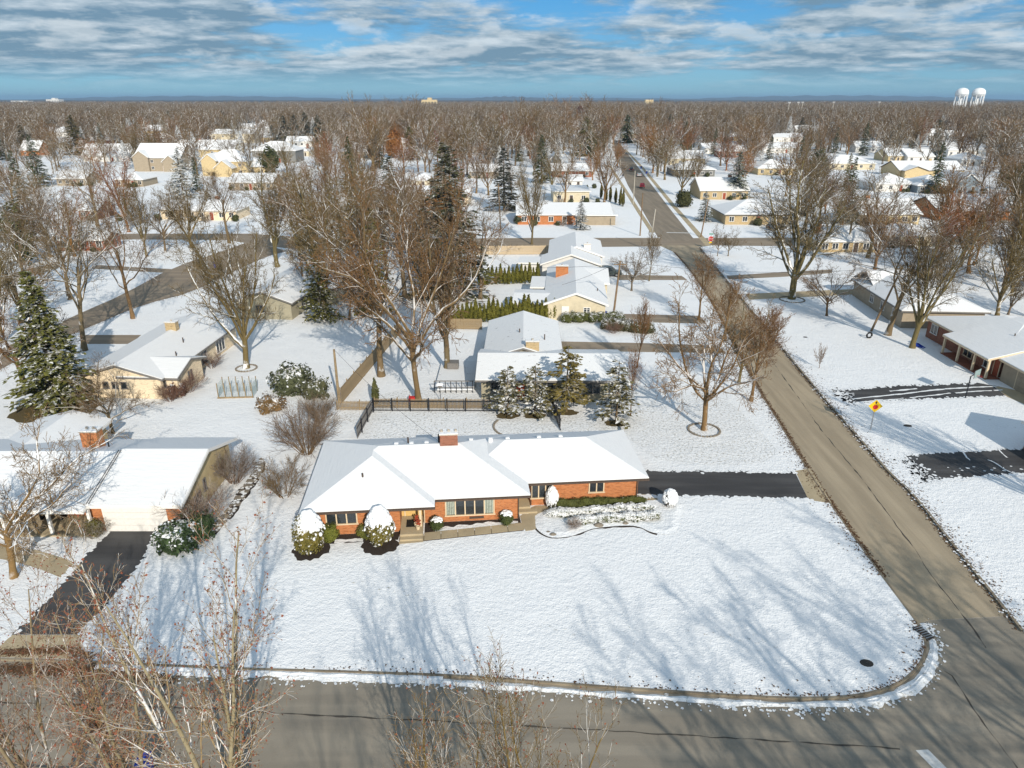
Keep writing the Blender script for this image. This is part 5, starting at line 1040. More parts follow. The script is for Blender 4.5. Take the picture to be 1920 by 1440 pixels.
for q, d, w, n, z in ((eL, -.3, .13, 9000, ZR + .015), (eL, .1, .2, 3500, .02), (eL, .6, .5, 900, .015), (eR, .3, .12, 4000, ZR + .015), (eR, -.2, .25, 3000, .02), (eR, -.8, .5, 700, .015), (kA, .1, .08, 500, .02), (kA, .5, .4, 130, .015), (resample(leftR, 1), .2, .4, 3000, .02),
        (resample(ats([(-20, 1246), (60, 1243), (150, 1247), (250, 1254), (330, 1258)], 0), .5), -.35, .25, 3500, ZR + .03), (resample(ats([(0, 1224), (60, 1222), (130, 1219), (170, 1233)]), .5), 0, .16, 1800, .022)):
    scatter('fallen_leaves', 'leaf_litter', along(offs(q, d), w), n, .025, .075, z, n, .03)
for q, d, w, n in ((eR, .15, .18, 900), (eR, -.1, .2, 900), (kA, -.8, .2, 600)): scatter('snow_clumps', 'dirty_snow', along(offs(q, d), w), n, .03, .13, .016 if d < .1 and q is eR else ZR + .02, n + 3, .03)
for q, n, w in ((ats([(1190, 880), (1490, 885)]), 330, .12), (ats([(1195, 930), (1516, 937)]), 330, .12), (ats([(200, 995), (168, 1028), (116, 1088), (22, 1190)]), 330, .12), (ats([(152, 1190), (211, 1130), (271, 1057), (296, 998)]), 330, .12), (ats([(1573, 731), (1680, 723), (1830, 718)]), 250, .15), (ats([(1593, 757), (1713, 750), (1887, 743)]), 250, .15), (ats([(1697, 852), (1920, 838)]), 250, .15), (ats([(1737, 903), (1920, 890)]), 250, .15)):
    scatter('snow_clumps', 'clean_snow', along(q, w), n, .06, .26, .012, n + int(q[0][0] * 10), .01)
dq = ats([(1740, 870), (1920, 862)], 0)
def prints(a, b, st, w):
    L = math.dist(a, b); n = int(L / st); u = ((b[0] - a[0]) / L, (b[1] - a[1]) / L); out = []
    for k in range(n): sg = (k % 2 - .5) * w; out.append((a[0] + u[0] * st * k - u[1] * sg + rnd.uniform(-.06, .06), a[1] + u[1] * st * k + u[0] * sg + rnd.uniform(-.06, .06), math.atan2(u[1], u[0])))
    return out
mb = MB()
for a, b, w in (((1735, 882), (1925, 878), .5), ((1740, 896), (1925, 888), .5), ((1690, 862), (1735, 905), 1.2), ((1700, 858), (1748, 900), 1.4)):
    for x, y, g in prints(at(*a), at(*b), .42, w):
        if rnd.random() < .3: continue
        x += rnd.gauss(0, .12); y += rnd.gauss(0, .1); f_ = rnd.uniform(.5, 1.1)
        mb.poly([(x + f_ * rnd.uniform(.7, 1.2) * math.cos(g + t) * (.17 if abs(math.cos(t)) > .5 else .09), y + f_ * rnd.uniform(.7, 1.2) * math.sin(g + t) * .13, .016) for t in (0, 1.05, 2.1, 3.14, 4.2, 5.25)])
tag(mb.build('snow_clumps', 'clean_snow'), kind='stuff')
for pts in ([(1803, 845), (1810, 852), (1812, 858), (1819, 863)], [(1872, 842), (1880, 851), (1888, 858)], [(1852, 862), (1868, 868), (1882, 880), (1905, 890)]): strip('snow_streak', smooth_line(ats(pts)), -.07, .07, .016, 'clean_snow', 'stuff', .2, (.05, .05))
for pts in ([(1600, 748), (1680, 740), (1760, 730), (1870, 724)], [(1640, 750), (1720, 745), (1790, 736), (1880, 731)], [(1590, 738), (1650, 735), (1720, 729)], [(1600, 755), (1690, 748)]): strip('snow_streak', smooth_line(ats(pts)), -.12, .12, .016, 'clean_snow', 'stuff', .25, (.09, .09), keep=.85)
scatter('snow_clumps', 'clean_snow', along(ats([(1560, 728), (1600, 758)]), .7), 130, .1, .3, .017, 5); scatter('snow_clumps', 'clean_snow', along(ats([(1693, 858), (1742, 905)]), .5), 150, .08, .28, .018, 6)
mb = MB()
for a, b in (((640, 1085), (1080, 1188)), ((1080, 1188), (1200, 1246)), ((1290, 1180), (1480, 1215)), ((1258, 832), (1262, 790)), ((1000, 792), (1000, 810)), ((1830, 752), (1870, 800)), ((1862, 800), (1910, 800))):
    for x, y, g in prints(at(*a), at(*b), .5, .3): mb.poly([(x + math.cos(g + t) * .14, y + math.sin(g + t) * .09, .006) for t in (0, 1.05, 2.1, 3.14, 4.2, 5.25)])
tag(mb.build('footprints', 'thin_snow'), kind='stuff')
sheet('thin_snow_patch', smooth_line(ats([(640, 775), (760, 720), (900, 740), (1060, 800), (1330, 720), (1420, 800), (1480, 872), (1230, 872), (1175, 812), (1060, 812), (690, 824)]), 2), .005, 'thin_snow')
sheet('back_bed', ats([(945, 790), (1040, 785), (1050, 800), (960, 806)]), .009, 'thin_snow')
# stepping stones beside the neighbour house
t = thing('stepping_path', 'path of dark stepping stones beside the beige gable', 'path', (0, 0, 0)); pl = resample(smooth_line(ats([(372, 1012), (395, 1000), (428, 965), (462, 915), (487, 880), (482, 862)]), 2), .62)
mb = MB(); mb.box(-.27, .27, -.42, .42, 0, .03); me = mb.mesh('paving_stone', 'stone')
for k, (a, b) in enumerate(zip(pl, pl[1:])): ob('paving_stone', me, t, (a[0], a[1], .006 + rnd.uniform(0, .012)), math.atan2(b[1] - a[1], b[0] - a[0]) + rnd.uniform(-.08, .08))
strip('mulch_bed', pl, -.5, .5, .004, 'mulch', step=.3, jit=(.2, .2))
scatter('snow_clumps', 'clean_snow', along(pl, .33), 170, .06, .2, .04, 8, .02)
scatter('snow_clumps', 'clean_snow', along(offs(pl, .7), .5), 160, .1, .3, .02, 18, .02)

# ------------------------------------------------------------------ houses of the farther streets
FOOT = []        # footprints to keep trees off: x, y, radius
def far_house(u0, u1, vb, label, wall, kind='gx', depth=9, ze=2.7, p=.35, storeys=1, wins=4, chim=None, ang=None, trim='white_trim', extra=None, gar=False, snow='roof_snow'):
    a, b = at(u0, vb, Z0), at(u1, vb, Z0); w = b[0] - a[0]; ang = -math.degrees(math.atan2(0, 1)) if ang is None else ang
    h = House('house', label, (a[0], a[1], Z0), ang, wall, trim, snow); z = ze * storeys
    h.vol(-.4, w + .4, -.6, depth, z, p, kind, .5)
    if extra:
        for e in extra: h.vol(*e)
    h.done(); n = max(1, wins)
    for s_ in range(storeys):
        for k in range(n):
            x = w * (k + .5) / n
            if s_ == 0 and k == n // 2: h.door(x, -.1, .1, .95, 2.0, 'S', 'brown_trim' if k % 2 else 'red_door')
            elif s_ == 0 and gar and k >= n - 1: h.garage(x, -.1, 3.2, 2.1, 'S', 3)
            else: h.win(x, -.1, .85 + s_ * ze, 1.3, 1.25, 'S', 2, 'white_trim')
    if chim: h.chimney(w * chim[0], depth * .5, z, z + depth * .5 * p + 1.0, 1.1, .9, chim[1])
    FOOT.append((a[0] + w / 2, a[1] + depth / 2, max(w, depth) * .52 + 1)); AVOID.append((a[0] + w / 2, a[1], w * .45)); return h
far_house(970, 1146, 421, 'long orange brick ranch facing the cross street behind a blue-grey spruce', 'orange_brick', 'gx', 15, 2.6, .25, wins=7, extra=[(14.8, 25.6, -1.4, 14, 2.6, .06, 'flat', .5, 'taupe_siding')])
far_house(1037, 1105, 379, 'flat-roofed cream house behind the orange brick ranch', 'cream_siding', 'flat', 16, 3.4, .1, wins=3)
far_house(303, 356, 411, 'cream brick hip-roofed house wing on the cross street', 'pale_brick', 'hip', 14, 2.7, .38, wins=2)
far_house(352, 445, 413, 'cream brick hip-roofed main house on the cross street', 'pale_brick', 'hip', 11, 2.6, .38, wins=5, chim=(.5, 'red_brick'))
far_house(385, 466, 329, 'yellow two-storey house with front gables', 'yellow_siding', 'hip', 14, 2.9, .6, 2, 3, extra=[(-.6, 6.5, -2.5, 8, 6.0, .8, 'gy', .5, 'yellow_siding'), (6, 14, -6, 6, 3.4, .8, 'gy', .5, 'yellow_siding')])
far_house(466, 500, 327, 'single-storey wing of the yellow two-storey house', 'yellow_siding', 'gx', 9, 3.2, .6, 1, 2)
far_house(256, 342, 321, 'taupe two-storey house with twin front gables', 'taupe_siding', 'gx', 18, 2.9, .6, 2, 4, extra=[(-.5, 7.2, -2, 9, 6.0, .75, 'gy', .5, 'taupe_siding'), (13, 20, -3, 8, 4.2, .8, 'gy', .5, 'taupe_siding')])
far_house(332, 442, 303, 'tan two-storey house with a broad snowy roof behind the yellow one', 'beige_siding', 'gx', 15, 3.0, .55, 2, 4, chim=(.35, 'red_brick'))
far_house(474, 556, 305, 'grey two-storey hip-roofed house', 'grey_siding', 'hip', 16, 2.9, .5, 2, 4)
far_house(552, 580, 293, 'small cream house with a brick chimney beside the grey one', 'cream_siding', 'hip', 12, 2.9, .4, 1, 2, (.75, 'red_brick'))
far_house(634, 698, 297, 'tan hip-roofed house among rust-coloured trees', 'taupe_siding', 'hip', 18, 3.6, .45, 1, 4)
far_house(430, 512, 356, 'low brown ranch below the yellow house', 'taupe_siding', 'gx', 14, 2.6, .35, 1, 5)
far_house(395, 478, 268, 'long cream two-storey house far up the hill street', 'cream_siding', 'gx', 16, 3.2, .35, 2, 5)
far_house(478, 515, 266, 'small tan house far up the hill street', 'beige_siding', 'hip', 16, 3.2, .4, 1, 3)
far_house(157, 245, 303, 'white sided house with steep snowy roof among pale trees', 'white_siding', 'gx', 13, 3, .8, 1, 4, extra=[(24, 33, 1, 12, 4.2, .8, 'gy', .5, 'olive_siding')])
far_house(270, 302, 253, 'tan house with broad gable far behind the taupe one', 'beige_siding', 'gx', 14, 3.2, .4, 1, 3); far_house(272, 305, 266, 'pale green house under the broad gabled one', 'olive_siding', 'gx', 12, 3, .4, 1, 3)
far_house(178, 226, 245, 'large white-roofed house far in the brown woods', 'white_siding', 'hip', 20, 3.6, .6, 1, 4); far_house(95, 128, 256, 'wide white-roofed house beside the olive spruce', 'white_siding', 'hip', 20, 3.4, .55, 1, 3)
far_house(40, 75, 292, 'orange-gabled house with snowy roof', 'orange_brick', 'gx', 12, 3, .8, 1, 2); far_house(108, 162, 348, 'low snowy ranch by the old sycamore', 'taupe_siding', 'gx', 12, 2.6, .35, 1, 4); far_house(218, 270, 350, 'low brown ranch with dark garage', 'taupe_siding', 'hip', 12, 2.6, .4, 1, 4)
far_house(150, 185, 412, 'small brick house hidden by ivy trunk', 'red_brick', 'gx', 10, 2.6, .4, 1, 2); far_house(110, 200, 470, 'low snow-roofed house beside the curving road', 'red_brick', 'gx', 7, 2.4, .35, 1, 4)
far_house(566, 690, 412, 'long pale ranch hidden behind the dense grove', 'pale_brick', 'gx', 13, 2.7, .35, 1, 6); far_house(760, 880, 385, 'snow-roofed ranch hidden behind spruces', 'pale_brick', 'gx', 13, 2.7, .35, 1, 5); far_house(770, 818, 352, 'small snow-roofed house by the rusty tree', 'cream_siding', 'hip', 12, 2.7, .4, 1, 3)
far_house(880, 935, 334, 'brown house with orange end wall west of the spruce', 'taupe_siding', 'gx', 13, 2.7, .35, 1, 4); far_house(1030, 1052, 318, 'dark grey steep-gabled house', 'grey_siding', 'gy', 14, 4, 1.0, 1, 2)
far_house(1035, 1110, 332, 'red brick ranch with pale roof along the far road', 'red_brick', 'gx', 13, 2.6, .35, 1, 4); far_house(1060, 1092, 352, 'small snow-roofed annexe behind the flat-roofed house', 'white_siding', 'gx', 10, 2.6, .3, 1, 2)
far_house(1118, 1146, 246, 'cream house facing the end of the far road', 'cream_siding', 'hip', 14, 4.4, .4, 1, 4); far_house(1058, 1085, 268, 'pale house under the golden spruce', 'white_siding', 'hip', 14, 3, .4, 1, 3)
far_house(1312, 1402, 374, 'yellow brick ranch with grey gable across the side road', 'tan_brick', 'gx', 15, 2.9, .42, 1, 5, (.72, 'red_brick')); far_house(1358, 1482, 421, 'tan brick hip-roofed ranch on the corner across the road', 'tan_brick', 'hip', 15, 2.6, .36, 1, 5, trim='grey_trim')
far_house(1255, 1322, 309, 'long cream house with snowy roof along the far sidewalk', 'cream_siding', 'gx', 16, 3, .4, 1, 5); far_house(1262, 1340, 331, 'grey slatted-front house with snowy porch roof', 'grey_siding', 'hip', 15, 2.9, .35, 1, 5)
far_house(1318, 1378, 288, 'long white low house far right of the road', 'white_siding', 'gx', 14, 3, .35, 1, 5, chim=(.6, 'red_brick')); far_house(1366, 1400, 264, 'small tan house with bright snowy roof', 'beige_siding', 'hip', 14, 3.4, .4, 1, 2)
far_house(1420, 1486, 328, 'yellow brick ranch behind the vase-shaped maple', 'yellow_siding', 'hip', 14, 2.8, .42, 1, 4); far_house(1450, 1505, 266, 'long grey-roofed house in the far woods', 'white_siding', 'gx', 16, 3.2, .3, 1, 4, snow='patchy_roof'); far_house(1430, 1500, 287, 'low white house in the far brown woods', 'white_siding', 'gx', 13, 3, .35, 1, 4)
far_house(1552, 1640, 318, 'pale ranch behind the vase-shaped maple crown', 'cream_siding', 'hip', 15, 2.8, .4, 1, 5); far_house(1684, 1806, 332, 'long yellow ranch with brown eaves', 'yellow_siding', 'gx', 16, 2.7, .38, 1, 6, (.6, 'tan_brick'), trim='brown_trim', extra=[(.5, 11, -3.2, 5, 2.75, .34, 'gy', .5, 'yellow_siding')])
far_house(1664, 1702, 303, 'tan end of the long white house by the evergreens', 'beige_siding', 'gx', 16, 2.9, .4, 1, 3); far_house(1700, 1750, 304, 'white part of the tan house by the evergreens', 'white_siding', 'gx', 15, 2.8, .4, 1, 3)
far_house(1776, 1852, 292, 'long white house with valleyed roof', 'white_siding', 'gx', 18, 3, .4, 1, 6, gar=True); far_house(1800, 1848, 311, 'white hip-roofed house with dark porch', 'white_siding', 'hip', 15, 2.9, .42, 1, 3)
far_house(1792, 1832, 362, 'blue-grey steep gabled house', 'blue_siding', 'gy', 16, 3.4, .75, 1, 2); far_house(1640, 1716, 359, 'white hip-roofed house before the yellow ranch', 'white_siding', 'hip', 15, 2.6, .4, 1, 4)
far_house(1718, 1790, 362, 'shaded low house with blue snowy roof', 'blue_siding', 'hip', 14, 2.6, .4, 1, 4); far_house(1610, 1722, 421, 'long yellow and brick ranch on the far lane', 'yellow_siding', 'gx', 15, 2.7, .38, 1, 6, (.3, 'orange_brick'))
far_house(1756, 1925, 414, 'long orange brick ranch on the far lane', 'orange_brick', 'gx', 15, 2.6, .36, 1, 8, trim='brown_trim'); far_house(1740, 1770, 262, 'steep snow-roofed house at the wood edge', 'white_siding', 'gx', 16, 3, .6, 1, 3); far_house(1778, 1808, 262, 'white-roofed house at the wood edge beside the blue pool cover', 'white_siding', 'gx', 14, 3, .5, 1, 3)
far_house(1535, 1650, 474, 'wide snowy roofed brick house behind the vase-shaped maple', 'tan_brick', 'hip', 12, 2.5, .36, 1, 6, (.12, 'orange_brick')); far_house(1640, 1760, 462, 'low snow-covered ranch behind the twin maples', 'cream_siding', 'hip', 9, 2.5, .36, 1, 5)
far_house(480, 506, 250, 'white house half hidden in the brown woods', 'white_siding', 'gx', 14, 4, .5, 1, 3); far_house(730, 770, 276, 'snow-roofed house behind the crimson tree', 'white_siding', 'hip', 14, 3, .4, 1, 3); far_house(825, 850, 262, 'snow-roofed cottage beneath the crimson tree', 'cream_siding', 'gx', 12, 3, .4, 1, 2)
for o_ in [q for q in C.objects if q.get('category') == 'house' and 150 < q.location.y < 330]:
    w_ = o_['label'].split(); nm_ = ' '.join(w_[:next((i for i, q in enumerate(w_) if q in ('ranch', 'house', 'wing', 'cottage', 'annexe', 'end', 'part')), 4) + 1])
    for k in range(rnd.randrange(2, 5)):
        x, y = o_.location.x + rnd.uniform(0, 14), o_.location.y - rnd.uniform(1.2, 2.2); s_ = rnd.uniform(.6, 1.1)
        if k % 3 == 2: tree('shrub', k % 2, x, y - 1, rnd.uniform(1.6, 2.6), 'leafless shrub in front of the ' + nm_, 'shrubs in front of the ' + nm_, col=(1, .8, .6), cat='shrub', z=Z0)
        else: bush('round', k % 3, x, y, s_, 'clipped dark shrub in front of the ' + nm_, 'shrubs in front of the ' + nm_, (.08, .085, .03), .35, z=Z0)
# ------------------------------------------------------------------ the many trees among the farther houses
for x, y, r_ in ((0, 52, 17), (-38, 50, 15), (-41, 80, 12), (4, 76, 14), (9, 112, 16), (12, 138, 16), (30, 182, 14), (34, 212, 14), (40, 250, 14), (58, 180, 10), (61, 82, 15), (60, 107, 13), (-36, 112, 12)): FOOT.append((x, y, r_))
roadline = [((29, 60), (38, 166)), ((37, 160), (76, 540)), ((-150, 164), (40, 161)), ((40, 160), (260, 168)), ((-48, 155), (-100, 76))]
def segd(x, y, a, b):
    dx, dy = b[0] - a[0], b[1] - a[1]; t = max(0, min(1, ((x - a[0]) * dx + (y - a[1]) * dy) / (dx * dx + dy * dy))); return math.hypot(x - a[0] - t * dx, y - a[1] - t * dy)
def free(x, y, rr, road=6): return all(math.hypot(x - a, y - b) > c * .8 + rr for a, b, c in FOOT) and all(segd(x, y, a, b) > road for a, b in roadline)
CN = ['brown', 'tan', 'olive', 'reddish', 'greyish', 'pale', 'rust-orange']
COLS = [(1.0, .8, .58), (1.0, .88, .7), (.9, .88, .6), (1.25, .72, .44), (.85, .8, .75), (1.15, .95, .75), (1.5, .95, .42)]
HS = []
def near_house(x, y):
    b = min(HS, key=lambda q: math.hypot(q[0] - x, q[1] - y)); dx, dy = x - b[0], y - b[1]
    rel = ('behind' if dy > 0 else 'in front of') if abs(dy) > abs(dx) else ('just right of' if dx > 0 else 'just left of')
    return rel + ' the ' + b[2]
for o_ in list(C.objects):
    if o_.get('category') == 'house':
        w_ = o_['label'].split(); k_ = next((i for i, q in enumerate(w_) if q in ('ranch', 'house', 'wing', 'cottage', 'annexe', 'end', 'part')), 4); HS.append((o_.location.x + 7, o_.location.y + 5, ' '.join(w_[:k_ + 1])))
def region(x, y):
    side = 'east' if x > 38 + (y - 160) * .102 else 'west'; return side, 'near' if y < 250 else 'middle' if y < 360 else 'far'
WORD = {'near': 'just beyond the cross street', 'middle': 'among the middle rows of houses', 'far': 'among the distant rooftops'}
cnt = 0; rg = random.Random(5); tries = 0
while cnt < 250 and tries < 6000:
    tries += 1; y = rg.uniform(150, 520) if rg.random() < .8 else rg.uniform(95, 150); x = rg.uniform(-.78, .78) * (y + 10)
    if y < 150 and not (x < -60 or -28 < x < -12 or x > 66): continue
    if not free(x, y, 2): continue
    if any(0 < hy - y < hy * (.3 if hx < -90 else .15) and abs(x - hx * y / hy) < hw * y / hy + 4 for hx, hy, hw in AVOID) and rg.random() < .93: continue
    FOOT.append((x, y, 4.5)); sd_, ds = region(x, y); z = Z0 if y > 155 else 0; q = rg.random(); cnt += 1; c = rg.choice(COLS); H = rg.uniform(12, 22) if y < 330 else rg.uniform(13, 25)
    if q < .77: tree('mids' if q < .3 else 'mid', rg.randrange(3), x, y, H, '%s %s bare tree %s' % ('tall' if H > 18 else 'mid-sized' if H > 15 else 'short', CN[COLS.index(c)], near_house(x, y)), 'bare trees %s %s' % (WORD[ds], sd_), col=c, snow=rg.uniform(.3, 1), z=z, wid=rg.uniform(.85, 1.1))
    elif q < .95: ever('midspruce', rg.randrange(2), x, y, rg.uniform(11, 19), 'dark conifer ' + near_house(x, y), 'conifers %s %s' % (WORD[ds], sd_), rg.choice([(.07, .095, .03), (.15, .14, .03), (.09, .11, .04)]), rg.choice([.02, .2, .36]), rg.uniform(.8, 1.1), z=z)
    else: bush('bigever', rg.randrange(2), x, y, rg.uniform(.7, 1.1), 'rounded dark evergreen ' + near_house(x, y), 'rounded evergreens %s %s' % (WORD[ds], sd_), (.075, .085, .03), rg.choice([.1, .35]), name='evergreen_tree', cat='tree', z=z)
for u, v, H, lab, c in ((820, 268, 13, 'crimson-leaved tree among distant rooftops', (.4, .03, .08)), (1088, 235, 22, 'dark red-brown narrow tree on the skyline', (.16, .05, .04)), (700, 300, 12, 'rust-coloured round tree by the tan hip-roofed house', (.3, .13, .03)), (740, 297, 15, 'tall rust-orange tree by the tan hip-roofed house', (.32, .13, .035)), (330, 245, 14, 'dark crimson tree behind the tan gabled house', (.25, .03, .05))):
    x, y = at(u, v, Z0); bush('bigever', 0, x, y, (H / 13, H / 13, H / 12), lab, col=c, snow=-1, name='coloured_tree', cat='tree', z=Z0)
# tall trees on the skyline
for k, (u, dist, H, lab) in enumerate(((700, 330, 34, 'tall bare tree standing above the horizon left of the tan tower block'), (770, 420, 34, 'twin-topped bare tree above the horizon beside the tan tower block'), (990, 420, 33, 'dome-crowned bare tree on the skyline'), (1058, 470, 34, 'broad bare tree on the skyline west of the road'), (1150, 480, 33, 'broad bare tree on the skyline at the road head'), (1105, 520, 35, 'bare tree on the skyline at the road head, middle one'), (1215, 500, 32, 'bare tree on the skyline east of the road'), (1400, 330, 26, 'pale-limbed sycamore above the eastern rooftops'), (1710, 420, 28, 'bare tree below the twin water towers'))):
    x = (u - 960) / FPX * (dist * math.cos(PITCH) + CAMH * math.sin(PITCH)); tree('mids' if k % 2 else 'mid', k % 3, x, dist, H, lab, col=(1.1, 1, .85), snow=.7, z=Z0)

# ------------------------------------------------------------------ distant woods, towers, horizon
def far_proto(name, seed, H, spec):
    tm, cm, _ = tree_meshes(seed, H, spec, sides=(5, 3, 3, 3), name=name, split=2)
    v, f, mi = [], [], []; 
    me = bpy.data.meshes.new(name); b = bmesh.new(); b.from_mesh(tm); b.from_mesh(cm); b.to_mesh(me); b.free(); me.materials.append(M['bark']); me.materials.append(M['twig']); return me
protos = []
for k in range(3):
    me = far_proto('far_bare_tree', 200 + k, 16, FAR); x, y = [(-95, 530), (20, 560), (180, 540)][k]
    o = ob('bare_tree', me, None, (x, y, Z0)); o.color = [(.78, .52, .34, .03), (.6, .48, .33, .0), (.95, .5, .28, .0)][k]; tag(o, ['bare tree at the near edge of the western woods', 'bare tree in the woods past the road end', 'bare tree at the near edge of the eastern woods'][k], 'tree'); protos.append(o)
x, y = -60, 545; o = ob('conifer_tree', EV['midspruce'][0][1], None, (x, y, Z0)); o.color = (.095, .11, .035, .02); tag(o, 'lone conifer at the edge of the western woods', 'tree'); protos.append(o)
def woods(name, pts, proto, s0, s1, seed):
    me = bpy.data.meshes.new(name); me.from_pydata(pts, [], []); o = ob(name, me); o['kind'] = 'stuff'
    g = bpy.data.node_groups.new(name, 'GeometryNodeTree'); g.interface.new_socket('Geometry', in_out='INPUT', socket_type='NodeSocketGeometry'); g.interface.new_socket('Geometry', in_out='OUTPUT', socket_type='NodeSocketGeometry')
    n = g.nodes; i, q = n.new('NodeGroupInput'), n.new('NodeGroupOutput'); oi = n.new('GeometryNodeObjectInfo'); oi.inputs['Object'].default_value = proto; oi.inputs['As Instance'].default_value = True
    ip = n.new('GeometryNodeInstanceOnPoints'); r1 = n.new('FunctionNodeRandomValue'); r1.data_type = 'FLOAT'; r1.inputs[2].default_value = s0; r1.inputs[3].default_value = s1; r1.inputs['Seed'].default_value = seed
    r2 = n.new('FunctionNodeRandomValue'); r2.data_type = 'FLOAT_VECTOR'; r2.inputs[0].default_value = (0, 0, 0); r2.inputs[1].default_value = (0, 0, 6.28); r2.inputs['Seed'].default_value = seed + 1
    L = g.links.new; L(i.outputs[0], ip.inputs['Points']); L(oi.outputs['Geometry'], ip.inputs['Instance']); L(r1.outputs[1], ip.inputs['Scale']); L(r2.outputs[0], ip.inputs['Rotation']); L(ip.outputs[0], q.inputs[0])
    md = o.modifiers.new('scatter', 'NODES'); md.node_group = g; return o
pts = [[] for _ in range(4)]; rg = random.Random(9)
def wood_pt(y, wd=.78): return (rg.uniform(-wd, wd) * y, y, Z0)
for _ in range(1500):                                   # between the far houses
    y = rg.uniform(300, 560) ** 1.0; p = wood_pt(y)
    if any(0 < hy - y < hy * .3 and abs(p[0] - hx * y / hy) < hw * y / hy + 4 for hx, hy, hw in AVOID) and rg.random() < .9: continue
    if free(p[0], p[1], 1.5, 8): pts[rg.randrange(3) if rg.random() < .9 else 3].append(p)
HP = []                                                  # snow-roofed houses scattered through the distant woods
for k, (wm, kd) in enumerate((('white_siding', 'gx'), ('cream_siding', 'hip'), ('taupe_siding', 'gx'), ('red_brick', 'hip'))):
    x = (-180, 90, -60, 260)[k]; hq = House('house', ['white', 'cream', 'taupe', 'red brick'][k] + ' snow-roofed house showing through the distant woods', (x, 600 + k * 14, Z0), 0, wm, 'white_trim', 'roof_snow', 'snow-roofed houses scattered through the distant woods')
    hq.vol(0, 18, 0, 12, 3.4, .5, kd, .5); hq.done()
    for q in (3, 7, 11, 15): hq.win(q, .45, 1, 1.4, 1.3, 'S', 1, 'white_trim')
    HP.append(hq.root); FOOT.append((x + 9, 606 + k * 14, 12)); AVOID.append((x + 9, 600 + k * 14, 9))
for k in range(95):
    y = rg.uniform(380, 900); x = rg.uniform(-.72, .72) * y
    if not free(x, y, 12, 12): continue
    o_ = copy_tree(HP[k % 4]); o_.location = (x - 9, y, Z0); o_.rotation_euler = (0, 0, rg.uniform(-.15, .15)); FOOT.append((x, y + 6, 12)); AVOID.append((x, y, 9))
for _ in range(27000):
    y = 520 * (3400 / 520) ** rg.random() ** .95; p = wood_pt(y)
    cl = math.sin(p[0] * .011 + 1.3) * math.sin(p[1] * .009) + .35 * math.sin(p[0] * .031 + p[1] * .023)
    if y < 1100 and cl < -.75: continue
    if y < 950 and (not free(p[0], p[1], 2, 9) or any(0 < hy - y < hy * .2 and abs(p[0] - hx * y / hy) < hw + 3 for hx, hy, hw in AVOID)): continue
    k = rg.randrange(3) if rg.random() < .84 else 3; pts[k].append(p)
for k in range(4): woods('distant_woods', pts[k], protos[k], .75, 1.55 if k < 3 else 1.15, k * 7)
# woods farther off than single trees read: a low canopy of spiky tops
mb = MB(); rg = random.Random(4)
for row in range(46):
    y = 3200 * (13000 / 3200) ** (row / 45); n = 170; xs = [-.82 * y + 1.64 * y * k / n for k in range(n + 1)]
    hs_ = [rg.uniform(8, 15) + 3 * math.sin(k * .11 + row) for k in range(n + 1)]; d = y * .012
    for k in range(n):
        if rg.random() < .03: continue
        a, b = xs[k], xs[k + 1]; m = (a + b) / 2 + rg.uniform(-.3, .3) * (b - a); h0 = (hs_[k] + hs_[k + 1]) / 2; dy = rg.uniform(-d, d)
        mb.poly([(a, y + dy, Z0), (b, y + dy, Z0), (m, y + dy + d, h0)]); mb.poly([(b, y + dy, Z0), (m + (b - a), y + dy + d * 1.3, h0 * .9), (m, y + dy + d, h0)]); mb.poly([(a - (b - a) * .2, y + dy + d * .5, h0 * .8), (b, y + dy + d * .4, h0 * .85), (m, y + dy + d * 2, h0 * .95)])
M['wood_canopy'] = m_plain('distant_wood_canopy', (.11, .085, .065), .95, .5, .004); mb.build('distant_forest', 'wood_canopy')['kind'] = 'stuff'
mb = MB()
for x0, x1, y, hh in ((-9000, -2500, 14000, 75), (-900, 700, 12500, 62), (3000, 9500, 14500, 85), (-4000, 5000, 15000, 48)):
    n = 40; q = [(x0 + (x1 - x0) * k / n, y, Z0 + hh * math.sin(math.pi * k / n) ** .7 * (1 + .12 * math.sin(k * 1.7))) for k in range(n + 1)]
    for k in range(n): mb.poly([(q[k][0], y - 900, Z0), (q[k + 1][0], y - 900, Z0), q[k + 1], q[k]]); mb.poly([q[k], q[k + 1], (q[k + 1][0], y + 900, Z0), (q[k][0], y + 900, Z0)])
mb.build('hills', 'wood_canopy')['kind'] = 'structure'
for u, lab in ((1795, 'white water tower on legs above the horizon, western of the pair'), (1826, 'white water tower on legs above the horizon, eastern of the pair')):
    y = 1350; zc = y * math.cos(PITCH) + 10; x = (u - 960) / FPX * zc; t = thing('water_tower', lab, 'water tower', (x, y, Z0), 0, 'twin white water towers')
    mb = MB(); mb.lathe([(.1, 31.5), (4, 32), (8, 34), (10.2, 37), (10.6, 40), (9.6, 43.5), (6.5, 46.3), (2.5, 47.6), (.1, 47.8)], 24); mb.build('tank', 'tower_white', t, True)
    for k in range(8): a = k * .785; mb = MB(); mb.tube([(math.cos(a) * 9.6, math.sin(a) * 9.6, 0), (math.cos(a) * 9.6, math.sin(a) * 9.6, 37)], .7, 6); mb.build('leg', 'tower_white', t)
    mb = MB(); mb.lathe([(1.4, 0), (1.4, 32)], 10); mb.build('riser_pipe', 'tower_white', t)
    mb = MB(); mb.tube([(10.9 * math.cos(a * .393), 10.9 * math.sin(a * .393), 37.2) for a in range(17)], .35, 5, cap=False); mb.build('catwalk', 'tower_white', t)
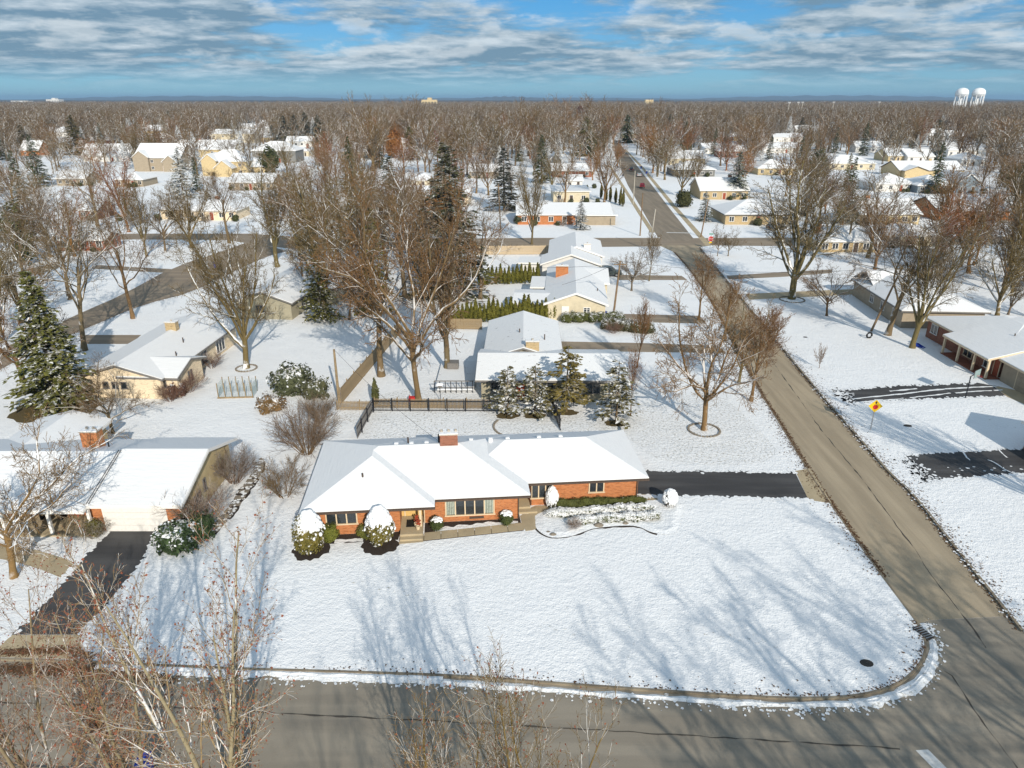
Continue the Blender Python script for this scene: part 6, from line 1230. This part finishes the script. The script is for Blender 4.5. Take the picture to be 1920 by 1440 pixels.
def block(u, y, w, d, hh, label, parts=1, mat='beige_siding'):
    zc = y * math.cos(PITCH) + 10; x = (u - 960) / FPX * zc; t = thing('office_block', label, 'building', (x, y, Z0)); mb = MB(); mb.box(-w / 2, w / 2, 0, d, 0, hh); mb.build('wall', mat, t)
    if parts > 1: mb = MB(); mb.box(-w * .12, w * .16, d * .2, d * .8, hh + .01, hh * 1.22); mb.build('roof_house', mat, t)
    for r_ in range(int(hh / 4) - 1):
        for k in range(5): mb = MB(); mb.box(-w / 2 + w * (k + .2) / 5, -w / 2 + w * (k + .8) / 5, -.15, -.01, 3 + r_ * 4, 5 + r_ * 4); mb.build('window', 'glass', t)
block(805, 2300, 46, 30, 27, 'tan office block rising out of the distant woods', 2); block(1217, 2500, 26, 20, 27, 'cream block on the skyline right of the road head'); block(100, 3600, 60, 40, 27, 'white building far off on the skyline', 2, 'white_siding'); block(38, 3900, 90, 40, 20, 'low white shed far off on the skyline', 1, 'white_siding')
for k, u in enumerate((1475, 1492, 1500, 1558, 1643)):
    y = 900 + k * 30; x = (u - 960) / FPX * (y * math.cos(PITCH) + 10); t = thing('floodlight_mast', 'pale floodlight mast rising from the eastern woods', 'floodlight mast', (x, y, Z0), 0, 'floodlight masts in the eastern woods'); mb = MB(); mb.tube([(0, 0, 0), (0, 0, 25)], .35, 6); mb.build('mast', 'pole_concrete', t); mb = MB(); mb.box(-1.6, 1.6, -.2, .2, 25.01, 26.6); mb.build('lamp_bank', 'steel', t)

# ------------------------------------------------------------------ the air
hz = bpy.data.materials.new('haze'); hz.use_nodes = True; ht = hz.node_tree; ht.nodes.clear()
pv = ht.nodes.new('ShaderNodeVolumePrincipled'); pv.inputs['Color'].default_value = (.35, .58, .85, 1); pv.inputs['Density'].default_value = .00008
ht.links.new(pv.outputs[0], ht.nodes.new('ShaderNodeOutputMaterial').inputs['Volume']); M['haze'] = hz
mb = MB(); mb.box(-17000, 17000, -420, 25000, -1.3, 110); tag(mb.build('haze', 'haze'), kind='stuff')
S.cycles.volume_bounces = 0

by_label = {}
for o_ in C.objects:
    if o_.get('label') and o_.get('category'): by_label.setdefault(o_['label'], []).append(o_)
for l_, q in by_label.items():
    if len(q) > 1:
        for o_ in q: o_['group'] = l_
